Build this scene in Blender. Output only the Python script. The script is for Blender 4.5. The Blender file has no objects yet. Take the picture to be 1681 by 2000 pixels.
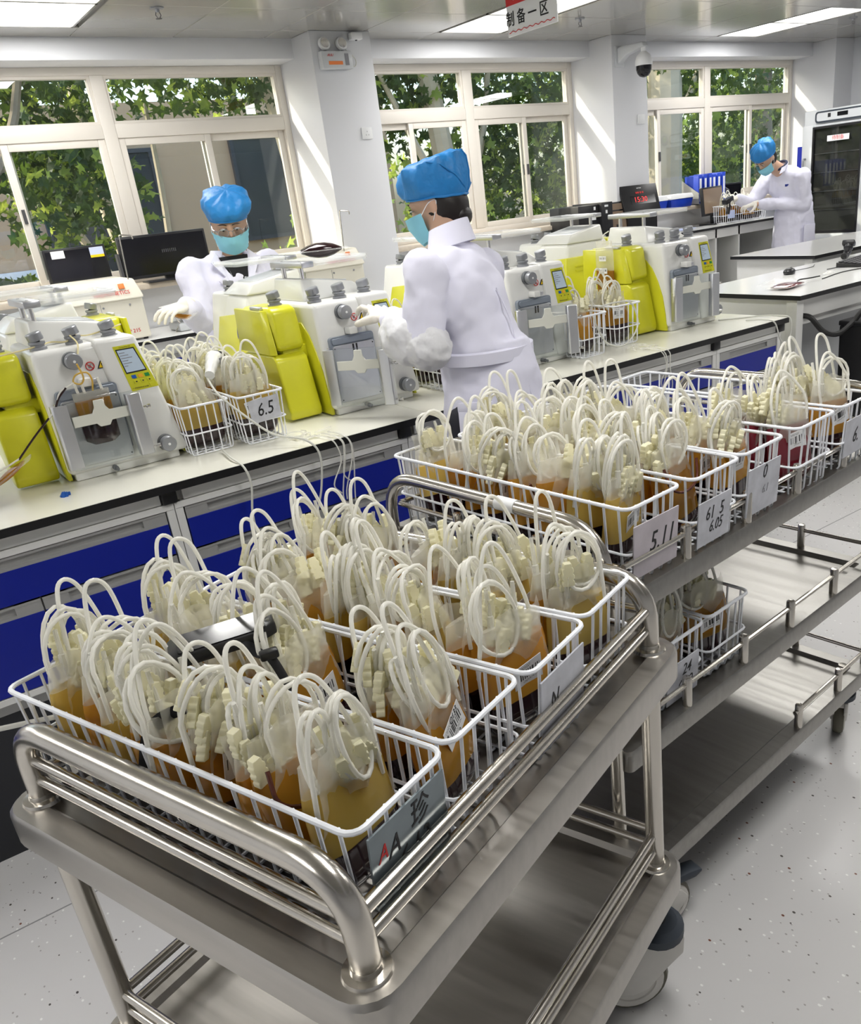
import bpy, bmesh, math, random
from mathutils import Vector, Matrix, Euler
S = bpy.context.scene
COL = S.collection
R = math.radians
PI = math.pi

# ---------------------------------------------------------------- camera
cam_d = bpy.data.cameras.new('camera')
cam = bpy.data.objects.new('camera', cam_d)
COL.objects.link(cam)
cam.location = (0, 0, 1.5)
cam.rotation_euler = (1.1546, 0.0999, -0.6482)
cam_d.sensor_fit = 'HORIZONTAL'
cam_d.sensor_width = 36.0
cam_d.lens = 1642.5 * 36.0 / 1681.0
cam_d.shift_x = -(964.8 - 840.5) / 1681.0
cam_d.shift_y = (1099.2 - 1000.0) / 1681.0
cam_d.clip_start = 0.02
cam_d.clip_end = 300
S.camera = cam

# ---------------------------------------------------------------- colour management, sky, sun
S.view_settings.view_transform = 'Standard'
S.view_settings.look = 'None'
S.view_settings.exposure = 0.0
S.view_settings.gamma = 1.0
S.view_settings.use_curve_mapping = False
S.cycles.max_bounces = 7
S.cycles.transparent_max_bounces = 14
S.cycles.transmission_bounces = 8
S.cycles.adaptive_threshold = 0.12
S.cycles.caustics_reflective = False
S.cycles.caustics_refractive = False
S.cycles.sample_clamp_indirect = 6.0
LAMP_POWER = 10.6
LAMP_GLOW = 4.0
SKY_STRENGTH = 0.8
SUN_STRENGTH = 6.0

world = bpy.data.worlds.new('sky')
S.world = world
world.use_nodes = True
_n = world.node_tree.nodes
_bg = _n['Background']
_sky = _n.new('ShaderNodeTexSky')
_sky.sky_type = 'NISHITA'
_sky.sun_disc = False
_sky.sun_elevation = R(36)
_sky.sun_rotation = R(300)
_sky.dust_density = 3.0
_sky.ozone_density = 0.6
world.node_tree.links.new(_sky.outputs[0], _bg.inputs[0])
_bg.inputs[1].default_value = SKY_STRENGTH

sun_d = bpy.data.lights.new('sun', 'SUN')
sun_d.energy = SUN_STRENGTH
sun_d.angle = R(0.8)
sun_d.color = (1.0, 0.90, 0.74)
sun = bpy.data.objects.new('sun', sun_d)
COL.objects.link(sun)
sun.rotation_euler = Vector((-0.66, 0.52, 0.54)).to_track_quat('Z', 'Y').to_euler()
sun.location = (-6, 12, 10)

# ---------------------------------------------------------------- helpers
MATS = {}


def mat(name, col, rough=0.5, metal=0.0, var=0.06, scale=8.0, alpha=1.0, trans=0.0, spec=0.5, coat=0.0, bump=0.0,
        bscale=60.0, emit=None, estr=0.0, stretch=None, rvar=0.0, hue_rand=0.0, ior=1.45, sss=0.0):
    """principled material whose colour is varied by a noise texture"""
    m = bpy.data.materials.new(name)
    m.use_nodes = True
    nt = m.node_tree
    N, L = nt.nodes, nt.links
    b = N['Principled BSDF']
    b.inputs['Roughness'].default_value = rough
    b.inputs['Metallic'].default_value = metal
    b.inputs['Specular IOR Level'].default_value = spec
    b.inputs['IOR'].default_value = ior
    b.inputs['Transmission Weight'].default_value = trans
    b.inputs['Coat Weight'].default_value = coat
    if sss:
        b.inputs['Subsurface Weight'].default_value = sss
        b.inputs['Subsurface Radius'].default_value = (0.02, 0.015, 0.01)
        b.inputs['Subsurface Scale'].default_value = 0.3
    tc = N.new('ShaderNodeTexCoord')
    src = tc.outputs['Object']
    if stretch:
        mp = N.new('ShaderNodeMapping')
        mp.inputs['Scale'].default_value = stretch
        L.new(src, mp.inputs[0])
        src = mp.outputs[0]
    nz = N.new('ShaderNodeTexNoise')
    nz.inputs['Scale'].default_value = scale
    nz.inputs['Detail'].default_value = 4
    L.new(src, nz.inputs['Vector'])
    mr = N.new('ShaderNodeMapRange')
    mr.inputs['To Min'].default_value = 1 - var
    mr.inputs['To Max'].default_value = 1 + var
    L.new(nz.outputs['Fac'], mr.inputs[0])
    mx = N.new('ShaderNodeVectorMath')
    mx.operation = 'SCALE'
    mx.inputs[0].default_value = col[:3]
    L.new(mr.outputs[0], mx.inputs['Scale'])
    out = mx.outputs[0]
    if hue_rand:
        oi = N.new('ShaderNodeObjectInfo')
        mr2 = N.new('ShaderNodeMapRange')
        mr2.inputs['To Min'].default_value = 1 - hue_rand
        mr2.inputs['To Max'].default_value = 1 + hue_rand
        L.new(oi.outputs['Random'], mr2.inputs[0])
        mx2 = N.new('ShaderNodeVectorMath')
        mx2.operation = 'SCALE'
        L.new(out, mx2.inputs[0])
        L.new(mr2.outputs[0], mx2.inputs['Scale'])
        out = mx2.outputs[0]
    L.new(out, b.inputs['Base Color'])
    if rvar:
        mr3 = N.new('ShaderNodeMapRange')
        mr3.inputs['To Min'].default_value = max(0.02, rough - rvar)
        mr3.inputs['To Max'].default_value = min(1, rough + rvar)
        L.new(nz.outputs['Fac'], mr3.inputs[0])
        L.new(mr3.outputs[0], b.inputs['Roughness'])
    if bump:
        nb = N.new('ShaderNodeTexNoise')
        nb.inputs['Scale'].default_value = bscale
        L.new(src, nb.inputs['Vector'])
        bp = N.new('ShaderNodeBump')
        bp.inputs['Strength'].default_value = bump
        bp.inputs['Distance'].default_value = 0.01
        L.new(nb.outputs['Fac'], bp.inputs['Height'])
        L.new(bp.outputs[0], b.inputs['Normal'])
    if emit:
        b.inputs['Emission Color'].default_value = (*emit, 1)
        b.inputs['Emission Strength'].default_value = estr
    if alpha < 1:
        tr = N.new('ShaderNodeBsdfTransparent')
        ms = N.new('ShaderNodeMixShader')
        ms.inputs[0].default_value = alpha
        L.new(tr.outputs[0], ms.inputs[1])
        L.new(b.outputs[0], ms.inputs[2])
        L.new(ms.outputs[0], N['Material Output'].inputs[0])
    MATS[name] = m
    return m


class MB:
    """collects shapes and links them as ONE mesh object"""

    def __init__(self):
        self.v = []
        self.f = []

    def add(self, vs, fs):
        o = len(self.v)
        self.v += [tuple(p) for p in vs]
        self.f += [tuple(i + o for i in q) for q in fs]
        return self

    def box(self, x0, y0, z0, x1, y1, z1):
        vs = [(x0, y0, z0), (x1, y0, z0), (x1, y1, z0), (x0, y1, z0), (x0, y0, z1), (x1, y0, z1), (x1, y1, z1), (x0, y1, z1)]
        return self.add(vs, [(0, 3, 2, 1), (4, 5, 6, 7), (0, 1, 5, 4), (1, 2, 6, 5), (2, 3, 7, 6), (3, 0, 4, 7)])

    def obox(self, c, size, rot=(0, 0, 0)):
        E_ = Euler(rot).to_matrix()
        sx, sy, sz = size[0] / 2, size[1] / 2, size[2] / 2
        vs = [Vector(c) + E_ @ Vector(p) for p in
              [(-sx, -sy, -sz), (sx, -sy, -sz), (sx, sy, -sz), (-sx, sy, -sz), (-sx, -sy, sz), (sx, -sy, sz), (sx, sy, sz), (-sx, sy, sz)]]
        return self.add(vs, [(0, 3, 2, 1), (4, 5, 6, 7), (0, 1, 5, 4), (1, 2, 6, 5), (2, 3, 7, 6), (3, 0, 4, 7)])

    def hexa(self, p):
        """8 corner points, bottom ring then top ring"""
        return self.add(p, [(0, 3, 2, 1), (4, 5, 6, 7), (0, 1, 5, 4), (1, 2, 6, 5), (2, 3, 7, 6), (3, 0, 4, 7)])

    def prism(self, poly, axis, a, b):
        """polygon in the two other axes, extruded from a to b along axis"""
        n = len(poly)

        def P(q, t):
            if axis == 'x':
                return (t, q[0], q[1])
            if axis == 'y':
                return (q[0], t, q[1])
            return (q[0], q[1], t)
        vs = [P(q, a) for q in poly] + [P(q, b) for q in poly]
        fs = [tuple(range(n)), tuple(range(2 * n - 1, n - 1, -1))]
        fs += [(i, (i + 1) % n, n + (i + 1) % n, n + i) for i in range(n)]
        return self.add(vs, fs)

    def tube(self, pts, r, n=8, closed=False, flat=None):
        pts = [Vector(p) for p in pts]
        k = len(pts)
        rs = r if isinstance(r, (list, tuple)) else [r] * k
        vs, fs = [], []
        up = None
        for i, p in enumerate(pts):
            if closed:
                t = pts[(i + 1) % k] - pts[i - 1]
            else:
                t = pts[min(i + 1, k - 1)] - pts[max(i - 1, 0)]
            t.normalize()
            if up is None:
                up = t.orthogonal().normalized()
                if abs(t.z) < 0.9:
                    up = (Vector((0, 0, 1)) - t * t.z).normalized()
            else:
                up = (up - t * up.dot(t))
                if up.length < 1e-6:
                    up = t.orthogonal()
                up.normalize()
            side = t.cross(up)
            for j in range(n):
                a = 2 * PI * j / n
                fx, fz = (flat or (1, 1))
                vs.append(p + rs[i] * (side * math.cos(a) * fx + up * math.sin(a) * fz))
        m = k if closed else k - 1
        for i in range(m):
            for j in range(n):
                a, b2 = i * n + j, i * n + (j + 1) % n
                c, d = ((i + 1) % k) * n + (j + 1) % n, ((i + 1) % k) * n + j
                fs.append((a, b2, c, d))
        if not closed:
            fs.append(tuple(range(n - 1, -1, -1)))
            fs.append(tuple((k - 1) * n + j for j in range(n)))
        return self.add(vs, fs)

    def cyl(self, p0, p1, r0, r1=None, n=16):
        return self.tube([p0, p1], [r0, r0 if r1 is None else r1], n)

    def lathe(self, prof, n=20, M=None):
        """profile of (radius, z) turned round z, then moved by matrix M"""
        M = M or Matrix()
        vs, fs = [], []
        for (r, z) in prof:
            for j in range(n):
                a = 2 * PI * j / n
                vs.append(M @ Vector((r * math.cos(a), r * math.sin(a), z)))
        for i in range(len(prof) - 1):
            for j in range(n):
                fs.append((i * n + j, i * n + (j + 1) % n, (i + 1) * n + (j + 1) % n, (i + 1) * n + j))
        fs.append(tuple(range(n - 1, -1, -1)))
        fs.append(tuple((len(prof) - 1) * n + j for j in range(n)))
        return self.add(vs, fs)

    def ell(self, c, rad, n=14, m=9, rot=(0, 0, 0)):
        E_ = Euler(rot).to_matrix()
        vs, fs = [], []
        for i in range(1, m):
            t = PI * i / m
            for j in range(n):
                a = 2 * PI * j / n
                vs.append(Vector(c) + E_ @ Vector((rad[0] * math.sin(t) * math.cos(a), rad[1] * math.sin(t) * math.sin(a), rad[2] * math.cos(t))))
        o = len(vs)
        vs.append(Vector(c) + E_ @ Vector((0, 0, rad[2])))
        vs.append(Vector(c) + E_ @ Vector((0, 0, -rad[2])))
        for i in range(m - 2):
            for j in range(n):
                fs.append((i * n + j, (i + 1) * n + j, (i + 1) * n + (j + 1) % n, i * n + (j + 1) % n))
        for j in range(n):
            fs.append((o, j, (j + 1) % n))
            fs.append((o + 1, (m - 2) * n + (j + 1) % n, (m - 2) * n + j))
        return self.add(vs, fs)

    def loft(self, rings, cap=True):
        n = len(rings[0])
        vs = [p for r_ in rings for p in r_]
        fs = []
        for i in range(len(rings) - 1):
            for j in range(n):
                fs.append((i * n + j, i * n + (j + 1) % n, (i + 1) * n + (j + 1) % n, (i + 1) * n + j))
        if cap:
            fs.append(tuple(range(n - 1, -1, -1)))
            fs.append(tuple((len(rings) - 1) * n + j for j in range(n)))
        return self.add(vs, fs)

    def sheet(self, pts_grid, thick=0.0):
        """rows of points as a thin surface"""
        nr, nc = len(pts_grid), len(pts_grid[0])
        vs = [p for row in pts_grid for p in row]
        fs = [(i * nc + j, i * nc + j + 1, (i + 1) * nc + j + 1, (i + 1) * nc + j) for i in range(nr - 1) for j in range(nc - 1)]
        return self.add(vs, fs)

    def build(self, name, m, parent=None, bevel=0.0, seg=2, smooth=True, angle=35, loc=None, rot=None, solid=0.0, keep_normals=False):
        me = bpy.data.meshes.new(name)
        me.from_pydata(self.v, [], self.f)
        bm = bmesh.new()
        bm.from_mesh(me)
        if not keep_normals:
            bmesh.ops.recalc_face_normals(bm, faces=bm.faces)
        if solid:
            bmesh.ops.solidify(bm, geom=bm.faces[:], thickness=solid)
        if bevel:
            es = [e for e in bm.edges if len(e.link_faces) == 2 and e.calc_face_angle(0) > R(28)]
            bmesh.ops.bevel(bm, geom=es, offset=bevel, segments=seg, affect='EDGES', profile=0.5, clamp_overlap=True)
        bm.to_mesh(me)
        bm.free()
        if smooth:
            me.polygons.foreach_set('use_smooth', [True] * len(me.polygons))
            me.set_sharp_from_angle(angle=R(angle))
        if m is not None:
            me.materials.append(MATS[m] if isinstance(m, str) else m)
        o = bpy.data.objects.new(name, me)
        COL.objects.link(o)
        if parent is not None:
            o.parent = parent
        if loc is not None:
            o.location = loc
        if rot is not None:
            o.rotation_euler = rot
        return o


def tag(o, label=None, cat=None, group=None, kind=None):
    if label:
        o['label'] = label
    if cat:
        o['category'] = cat
    if group:
        o['group'] = group
    if kind:
        o['kind'] = kind
    return o


def thing(name, label, cat, loc=(0, 0, 0), rz=0.0, group=None):
    o = bpy.data.objects.new(name, None)
    COL.objects.link(o)
    o.location = loc
    o.rotation_euler = (0, 0, rz)
    o.empty_display_size = 0.05
    return tag(o, label, cat, group)


def struct(o):
    o['kind'] = 'structure'
    return o


KIDS = {}


def copy_tree(o, parent=None):
    c = o.copy()
    COL.objects.link(c)
    if parent is not None:
        c.parent = parent
    for ch in list(o.children):
        copy_tree(ch, c)
    return c


def text(name, body, size, m, parent=None, loc=(0, 0, 0), rot=(0, 0, 0), align='CENTER', ext=0.0003, sx=1.0, shear=0.0, offset=0.0):
    cu = bpy.data.curves.new(name, 'FONT')
    cu.body = body
    cu.size = size
    cu.extrude = ext
    cu.align_x = align
    cu.align_y = 'CENTER'
    cu.resolution_u = 2
    cu.materials.append(MATS[m])
    cu.shear = shear
    cu.offset = offset
    tmp = bpy.data.objects.new(name, cu)
    COL.objects.link(tmp)
    bpy.context.view_layer.update()
    dg = bpy.context.evaluated_depsgraph_get()
    me = bpy.data.meshes.new_from_object(tmp.evaluated_get(dg))
    bpy.data.objects.remove(tmp)
    o = bpy.data.objects.new(name, me)
    COL.objects.link(o)
    o.location = loc
    o.rotation_euler = rot
    o.scale = (sx, 1, 1)
    if parent is not None:
        o.parent = parent
    return o


def rrect(x0, y0, x1, y1, r, seg=5):
    """rounded rectangle outline, counter clockwise"""
    pts = []
    for cx, cy, a0 in ((x1 - r, y0 + r, -90), (x1 - r, y1 - r, 0), (x0 + r, y1 - r, 90), (x0 + r, y0 + r, 180)):
        for k in range(seg + 1):
            a = R(a0 + 90 * k / seg)
            pts.append((cx + r * math.cos(a), cy + r * math.sin(a)))
    return pts


def arc_pts(points, n=6):
    """Catmull-Rom through points"""
    P = [Vector(p) for p in points]
    P = [P[0] * 2 - P[1]] + P + [P[-1] * 2 - P[-2]]
    out = []
    for i in range(1, len(P) - 2):
        for k in range(n):
            t = k / n
            a, b, c, d = P[i - 1], P[i], P[i + 1], P[i + 2]
            out.append(0.5 * ((2 * b) + (c - a) * t + (2 * a - 5 * b + 4 * c - d) * t * t + (3 * b - a - 3 * c + d) * t ** 3))
    out.append(P[-2])
    return out


def bend(points, r, n=5):
    """polyline with rounded corners of radius r"""
    P = [Vector(p) for p in points]
    out = [P[0]]
    for i in range(1, len(P) - 1):
        a, b, c = P[i - 1], P[i], P[i + 1]
        u, w = (a - b).normalized(), (c - b).normalized()
        d = min(r, (a - b).length * 0.48, (c - b).length * 0.48)
        p0, p2 = b + u * d, b + w * d
        for k in range(n + 1):
            t = k / n
            out.append(p0 * (1 - t) ** 2 + b * 2 * t * (1 - t) + p2 * t * t)
    out.append(P[-1])
    return out


def evaluated(o):
    """apply the modifiers of an object by data, no operators"""
    dg = bpy.context.evaluated_depsgraph_get()
    me = bpy.data.meshes.new_from_object(o.evaluated_get(dg))
    old = o.data
    o.modifiers.clear()
    o.data = me
    return o


# ---------------------------------------------------------------- materials
mat('white_paint', (0.70, 0.71, 0.74), 0.6, var=0.015, scale=2)
mat('ceiling_white', (0.46, 0.45, 0.42), 0.16, metal=0.45, var=0.02, scale=2)
mat('upvc', (0.72, 0.68, 0.62), 0.45, var=0.04, scale=6)
mat('stone_sill', (0.62, 0.54, 0.44), 0.4, var=0.12, scale=40)
mat('bench_top', (0.78, 0.77, 0.68), 0.22, var=0.02, scale=3)
mat('bench_top_white', (0.78, 0.78, 0.76), 0.15, var=0.02, scale=3)
mat('black_edge', (0.008, 0.008, 0.009), 0.35, var=0.2)
mat('cabinet_white', (0.68, 0.68, 0.66), 0.4, var=0.03, scale=4)
mat('cabinet_grey', (0.36, 0.37, 0.38), 0.4, var=0.03)
mat('blue_laminate', (0.001, 0.011, 0.26), 0.38, var=0.05, scale=5)
mat('handle_grey', (0.38, 0.38, 0.37), 0.38, metal=0.3, var=0.05)
mat('toe_black', (0.015, 0.016, 0.02), 0.5, var=0.15)
mat('steel', (0.58, 0.55, 0.50), 0.22, metal=1.0, var=0.10, scale=10, rvar=0.08)
mat('steel_brushed', (0.46, 0.44, 0.41), 0.36, metal=1.0, var=0.16, scale=5, stretch=(14, 0.8, 8), rvar=0.12)
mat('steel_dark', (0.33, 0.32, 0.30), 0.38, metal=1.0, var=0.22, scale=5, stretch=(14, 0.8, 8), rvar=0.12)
mat('chrome', (0.75, 0.74, 0.72), 0.12, metal=1.0, var=0.04)
mat('alu', (0.62, 0.63, 0.66), 0.32, metal=0.85, var=0.04, scale=20)
mat('wire_white', (0.84, 0.86, 0.90), 0.3, var=0.03, scale=20)
mat('machine_white', (0.80, 0.80, 0.77), 0.28, var=0.015, coat=0.2)
mat('machine_cream', (0.77, 0.74, 0.63), 0.35, var=0.02)
mat('machine_yellow', (0.66, 0.65, 0.025), 0.28, var=0.03, scale=4, coat=0.2)
mat('machine_olive', (0.60, 0.57, 0.02), 0.35, var=0.03, scale=4)
mat('knob_grey', (0.30, 0.31, 0.33), 0.35, metal=0.4, var=0.05)
mat('knob_dark', (0.13, 0.14, 0.15), 0.4, var=0.05)
mat('gunmetal', (0.30, 0.34, 0.40), 0.4, metal=0.5, var=0.06)
mat('acrylic_tray', (0.90, 0.92, 0.92), 0.08, var=0.02, alpha=0.30)
mat('acrylic_mat', (0.80, 0.80, 0.72), 0.2, var=0.02, alpha=0.85)
mat('black_plastic', (0.012, 0.012, 0.014), 0.35, var=0.15)
mat('screen_black', (0.006, 0.006, 0.009), 0.12, var=0.1)
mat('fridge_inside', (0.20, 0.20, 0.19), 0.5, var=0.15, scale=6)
mat('dark_grey', (0.06, 0.06, 0.065), 0.45, var=0.1)
mat('rubber_navy', (0.035, 0.045, 0.06), 0.55, var=0.15)
mat('caster_white', (0.62, 0.60, 0.56), 0.4, var=0.12, scale=18)
mat('tyre', (0.12, 0.11, 0.08), 0.5, var=0.15)
mat('lcd', (0.30, 0.36, 0.42), 0.2, var=0.05, emit=(0.42, 0.50, 0.58), estr=0.35)
mat('lcd_brown', (0.14, 0.10, 0.07), 0.15, var=0.05, emit=(0.30, 0.22, 0.16), estr=0.25)
mat('led_red', (0.6, 0.01, 0.01), 0.3, emit=(1, 0.03, 0.03), estr=0.7)
mat('btn_blue', (0.01, 0.10, 0.45), 0.4)
mat('btn_orange', (0.9, 0.45, 0.03), 0.4)
mat('btn_green', (0.02, 0.28, 0.06), 0.4)
mat('ink_black', (0.012, 0.012, 0.014), 0.6)
mat('ink_red', (0.62, 0.03, 0.03), 0.6)
mat('ink_grey', (0.25, 0.25, 0.27), 0.6)
mat('warn_yellow', (0.90, 0.62, 0.01), 0.45)
mat('paper', (0.80, 0.81, 0.82), 0.6, var=0.03)
mat('paper_blue', (0.55, 0.62, 0.85), 0.6, var=0.05)
mat('orange_mark', (0.80, 0.22, 0.05), 0.5)
mat('sticker_blue', (0.01, 0.03, 0.25), 0.3)
mat('plate_grey', (0.56, 0.57, 0.62), 0.35, var=0.35, scale=30)
mat('plate_dark', (0.20, 0.24, 0.26), 0.18, var=0.3, scale=12, metal=0.3)
mat('plate_purple', (0.58, 0.53, 0.57), 0.4, var=0.3, scale=18)
mat('tube_milk', (0.94, 0.93, 0.88), 0.16, var=0.03, spec=0.7)
mat('tube_clear', (0.88, 0.87, 0.80), 0.12, var=0.03, alpha=0.5, spec=0.7)
mat('film', (0.88, 0.86, 0.76), 0.14, var=0.06, scale=25, alpha=0.34, bump=0.5, bscale=45, spec=0.7)
mat('film_clear', (0.90, 0.90, 0.86), 0.1, var=0.05, alpha=0.25, bump=0.5, bscale=45, spec=0.7)
mat('clamp_ivory', (0.93, 0.90, 0.68), 0.28, var=0.05, scale=20, hue_rand=0.05)
mat('plasma', (0.46, 0.255, 0.035), 0.12, var=0.22, scale=12, hue_rand=0.35, coat=0.4)
mat('plasma_pale', (0.62, 0.47, 0.13), 0.12, var=0.2, scale=12, hue_rand=0.25, coat=0.4)
mat('red_cells', (0.020, 0.006, 0.008), 0.10, var=0.3, scale=10, coat=0.5)
mat('blood_red', (0.13, 0.008, 0.016), 0.12, var=0.3, scale=14, coat=0.5)
mat('tube_yellow', (0.80, 0.70, 0.38), 0.25, var=0.06)
mat('blood_tube', (0.10, 0.03, 0.02), 0.2, var=0.6, scale=60)
mat('skin', (0.60, 0.38, 0.27), 0.5, var=0.06, scale=20, sss=0.1)
mat('hair', (0.012, 0.009, 0.008), 0.45, var=0.3, stretch=(60, 60, 6))
mat('coat_white', (0.76, 0.755, 0.88), 0.8, var=0.03, scale=6, bump=0.25, bscale=14)
mat('cap_blue', (0.015, 0.20, 0.52), 0.5, var=0.12, scale=14, bump=0.5, bscale=30)
mat('mask_blue', (0.26, 0.62, 0.76), 0.7, var=0.05, scale=20)
mat('glove', (0.80, 0.76, 0.68), 0.5, var=0.06, scale=30)
mat('sleeve_film', (0.84, 0.84, 0.86), 0.3, var=0.04, scale=14, bump=0.6, bscale=26, alpha=0.86)
mat('black_cloth', (0.008, 0.008, 0.010), 0.8, var=0.2)
mat('navy_cloth', (0.02, 0.025, 0.06), 0.8, var=0.2)
mat('trousers', (0.03, 0.03, 0.04), 0.8, var=0.2)
mat('shoe', (0.7, 0.7, 0.68), 0.5)
mat('cable_grey', (0.62, 0.62, 0.56), 0.45)
mat('cable_black', (0.012, 0.012, 0.012), 0.5)
mat('bark', (0.30, 0.24, 0.17), 0.85, var=0.55, scale=5, bump=0.6, bscale=12)
mat('bark_pale', (0.55, 0.47, 0.34), 0.8, var=0.35, scale=3, bump=0.4, bscale=9)


def leaf_mat(name, col, tr):
    m = mat(name, col, 0.45, var=0.5, scale=1.4)
    N, L = m.node_tree.nodes, m.node_tree.links
    t = N.new('ShaderNodeBsdfTranslucent')
    t.inputs[0].default_value = (*tr, 1)
    x = N.new('ShaderNodeMixShader')
    x.inputs[0].default_value = 0.5
    L.new(N['Principled BSDF'].outputs[0], x.inputs[1])
    L.new(t.outputs[0], x.inputs[2])
    L.new(x.outputs[0], N['Material Output'].inputs[0])


leaf_mat('leaf', (0.045, 0.085, 0.022), (0.10, 0.16, 0.02))
leaf_mat('leaf_light', (0.20, 0.30, 0.06), (0.55, 0.64, 0.10))
mat('facade', (0.58, 0.40, 0.25), 0.85, var=0.06, scale=1.5)
mat('facade_window', (0.05, 0.055, 0.06), 0.15, var=0.1)
mat('ground', (0.32, 0.30, 0.27), 0.9, var=0.2, scale=2)
mat('fridge_grey', (0.58, 0.60, 0.62), 0.35, var=0.02)
mat('box_blue', (0.01, 0.045, 0.42), 0.4)
mat('folder_blue', (0.02, 0.06, 0.48), 0.45)
mat('lamp_diffuser', (0.95, 0.95, 0.95), 0.5, var=0.0, emit=(1.0, 0.985, 0.95), estr=LAMP_GLOW)


def add_translucent(name, col, fac):
    m = MATS[name]
    N, L = m.node_tree.nodes, m.node_tree.links
    b = N['Principled BSDF']
    to = b.outputs[0].links[0].to_socket
    t = N.new('ShaderNodeBsdfTranslucent')
    t.inputs[0].default_value = (*col, 1)
    x = N.new('ShaderNodeMixShader')
    x.inputs[0].default_value = fac
    L.new(b.outputs[0], x.inputs[1])
    L.new(t.outputs[0], x.inputs[2])
    L.new(x.outputs[0], to)


add_translucent('tube_milk', (0.95, 0.94, 0.88), 0.45)
add_translucent('clamp_ivory', (0.95, 0.91, 0.68), 0.35)
add_translucent('film', (0.95, 0.93, 0.84), 0.4)
add_translucent('plasma', (0.85, 0.42, 0.03), 0.45)
add_translucent('plasma_pale', (0.90, 0.66, 0.15), 0.45)


def glass_mat(name, tint, refl=1.0, rough=0.0):
    m = bpy.data.materials.new(name)
    m.use_nodes = True
    N, L = m.node_tree.nodes, m.node_tree.links
    N.remove(N['Principled BSDF'])
    t = N.new('ShaderNodeBsdfTransparent')
    t.inputs[0].default_value = (*tint, 1)
    g = N.new('ShaderNodeBsdfGlossy')
    g.inputs['Roughness'].default_value = rough
    lw = N.new('ShaderNodeLayerWeight')      # Schlick reflectance of a thin pane, the same from both sides
    lw.inputs[0].default_value = 0.5
    pw = N.new('ShaderNodeMath')
    pw.operation = 'POWER'
    pw.inputs[1].default_value = 5.0
    L.new(lw.outputs['Facing'], pw.inputs[0])
    fr = N.new('ShaderNodeMath')
    fr.operation = 'MULTIPLY_ADD'
    fr.inputs[1].default_value = 0.96
    fr.inputs[2].default_value = 0.04
    L.new(pw.outputs[0], fr.inputs[0])
    nz = N.new('ShaderNodeTexNoise')
    nz.inputs['Scale'].default_value = 1.2
    mm = N.new('ShaderNodeMath')
    mm.operation = 'MULTIPLY'
    L.new(fr.outputs[0], mm.inputs[0])
    mr = N.new('ShaderNodeMapRange')
    mr.inputs['To Min'].default_value = refl * 0.9
    mr.inputs['To Max'].default_value = refl * 1.1
    L.new(nz.outputs['Fac'], mr.inputs[0])
    L.new(mr.outputs[0], mm.inputs[1])
    mx = N.new('ShaderNodeMixShader')
    L.new(mm.outputs[0], mx.inputs[0])
    L.new(t.outputs[0], mx.inputs[1])
    L.new(g.outputs[0], mx.inputs[2])
    L.new(mx.outputs[0], N['Material Output'].inputs[0])
    MATS[name] = m


glass_mat('window_glass', (0.80, 0.83, 0.82), 1.3)
glass_mat('fridge_glass', (0.62, 0.63, 0.62), 1.5)
glass_mat('acrylic', (0.93, 0.95, 0.95), 1.8, 0.03)
glass_mat('lens_glass', (0.92, 0.94, 0.95), 1.0)


def floor_mat():
    m = bpy.data.materials.new('floor_vinyl')
    m.use_nodes = True
    N, L = m.node_tree.nodes, m.node_tree.links
    b = N['Principled BSDF']
    tc = N.new('ShaderNodeTexCoord')
    base = (0.66, 0.65, 0.645, 1)
    prev = None
    nz = N.new('ShaderNodeTexNoise')
    nz.inputs['Scale'].default_value = 3
    L.new(tc.outputs['Object'], nz.inputs['Vector'])
    mixb = N.new('ShaderNodeMix')
    mixb.data_type = 'RGBA'
    mixb.inputs['A'].default_value = base
    mixb.inputs['B'].default_value = (0.72, 0.71, 0.70, 1)
    L.new(nz.outputs['Fac'], mixb.inputs['Factor'])
    prev = mixb.outputs['Result']
    for sc, thr, thr2, col in ((46, 0.13, 0.80, (0.09, 0.08, 0.075, 1)), (70, 0.15, 0.62, (0.40, 0.38, 0.37, 1)), (60, 0.16, 0.70, (0.90, 0.90, 0.88, 1)), (40, 0.11, 0.90, (0.20, 0.08, 0.05, 1))):
        vo = N.new('ShaderNodeTexVoronoi')
        vo.inputs['Scale'].default_value = sc
        mp = N.new('ShaderNodeMapping')
        mp.inputs['Location'].default_value = (sc * 0.37, sc * 0.11, 0)
        mp.inputs['Rotation'].default_value = (0, 0, sc)
        mp.inputs['Scale'].default_value = (1.0, 0.75, 1)
        L.new(tc.outputs['Object'], mp.inputs[0])
        L.new(mp.outputs[0], vo.inputs['Vector'])
        lt = N.new('ShaderNodeMath')
        lt.operation = 'LESS_THAN'
        lt.inputs[1].default_value = thr
        L.new(vo.outputs['Distance'], lt.inputs[0])
        sep = N.new('ShaderNodeSeparateColor')
        L.new(vo.outputs['Color'], sep.inputs[0])
        gt = N.new('ShaderNodeMath')
        gt.operation = 'GREATER_THAN'
        gt.inputs[1].default_value = thr2
        L.new(sep.outputs[0], gt.inputs[0])
        mu = N.new('ShaderNodeMath')
        mu.operation = 'MULTIPLY'
        L.new(lt.outputs[0], mu.inputs[0])
        L.new(gt.outputs[0], mu.inputs[1])
        mx = N.new('ShaderNodeMix')
        mx.data_type = 'RGBA'
        L.new(mu.outputs[0], mx.inputs['Factor'])
        L.new(prev, mx.inputs['A'])
        mx.inputs['B'].default_value = col
        prev = mx.outputs['Result']
    L.new(prev, b.inputs['Base Color'])
    b.inputs['Roughness'].default_value = 0.28
    MATS['floor_vinyl'] = m


floor_mat()


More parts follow.
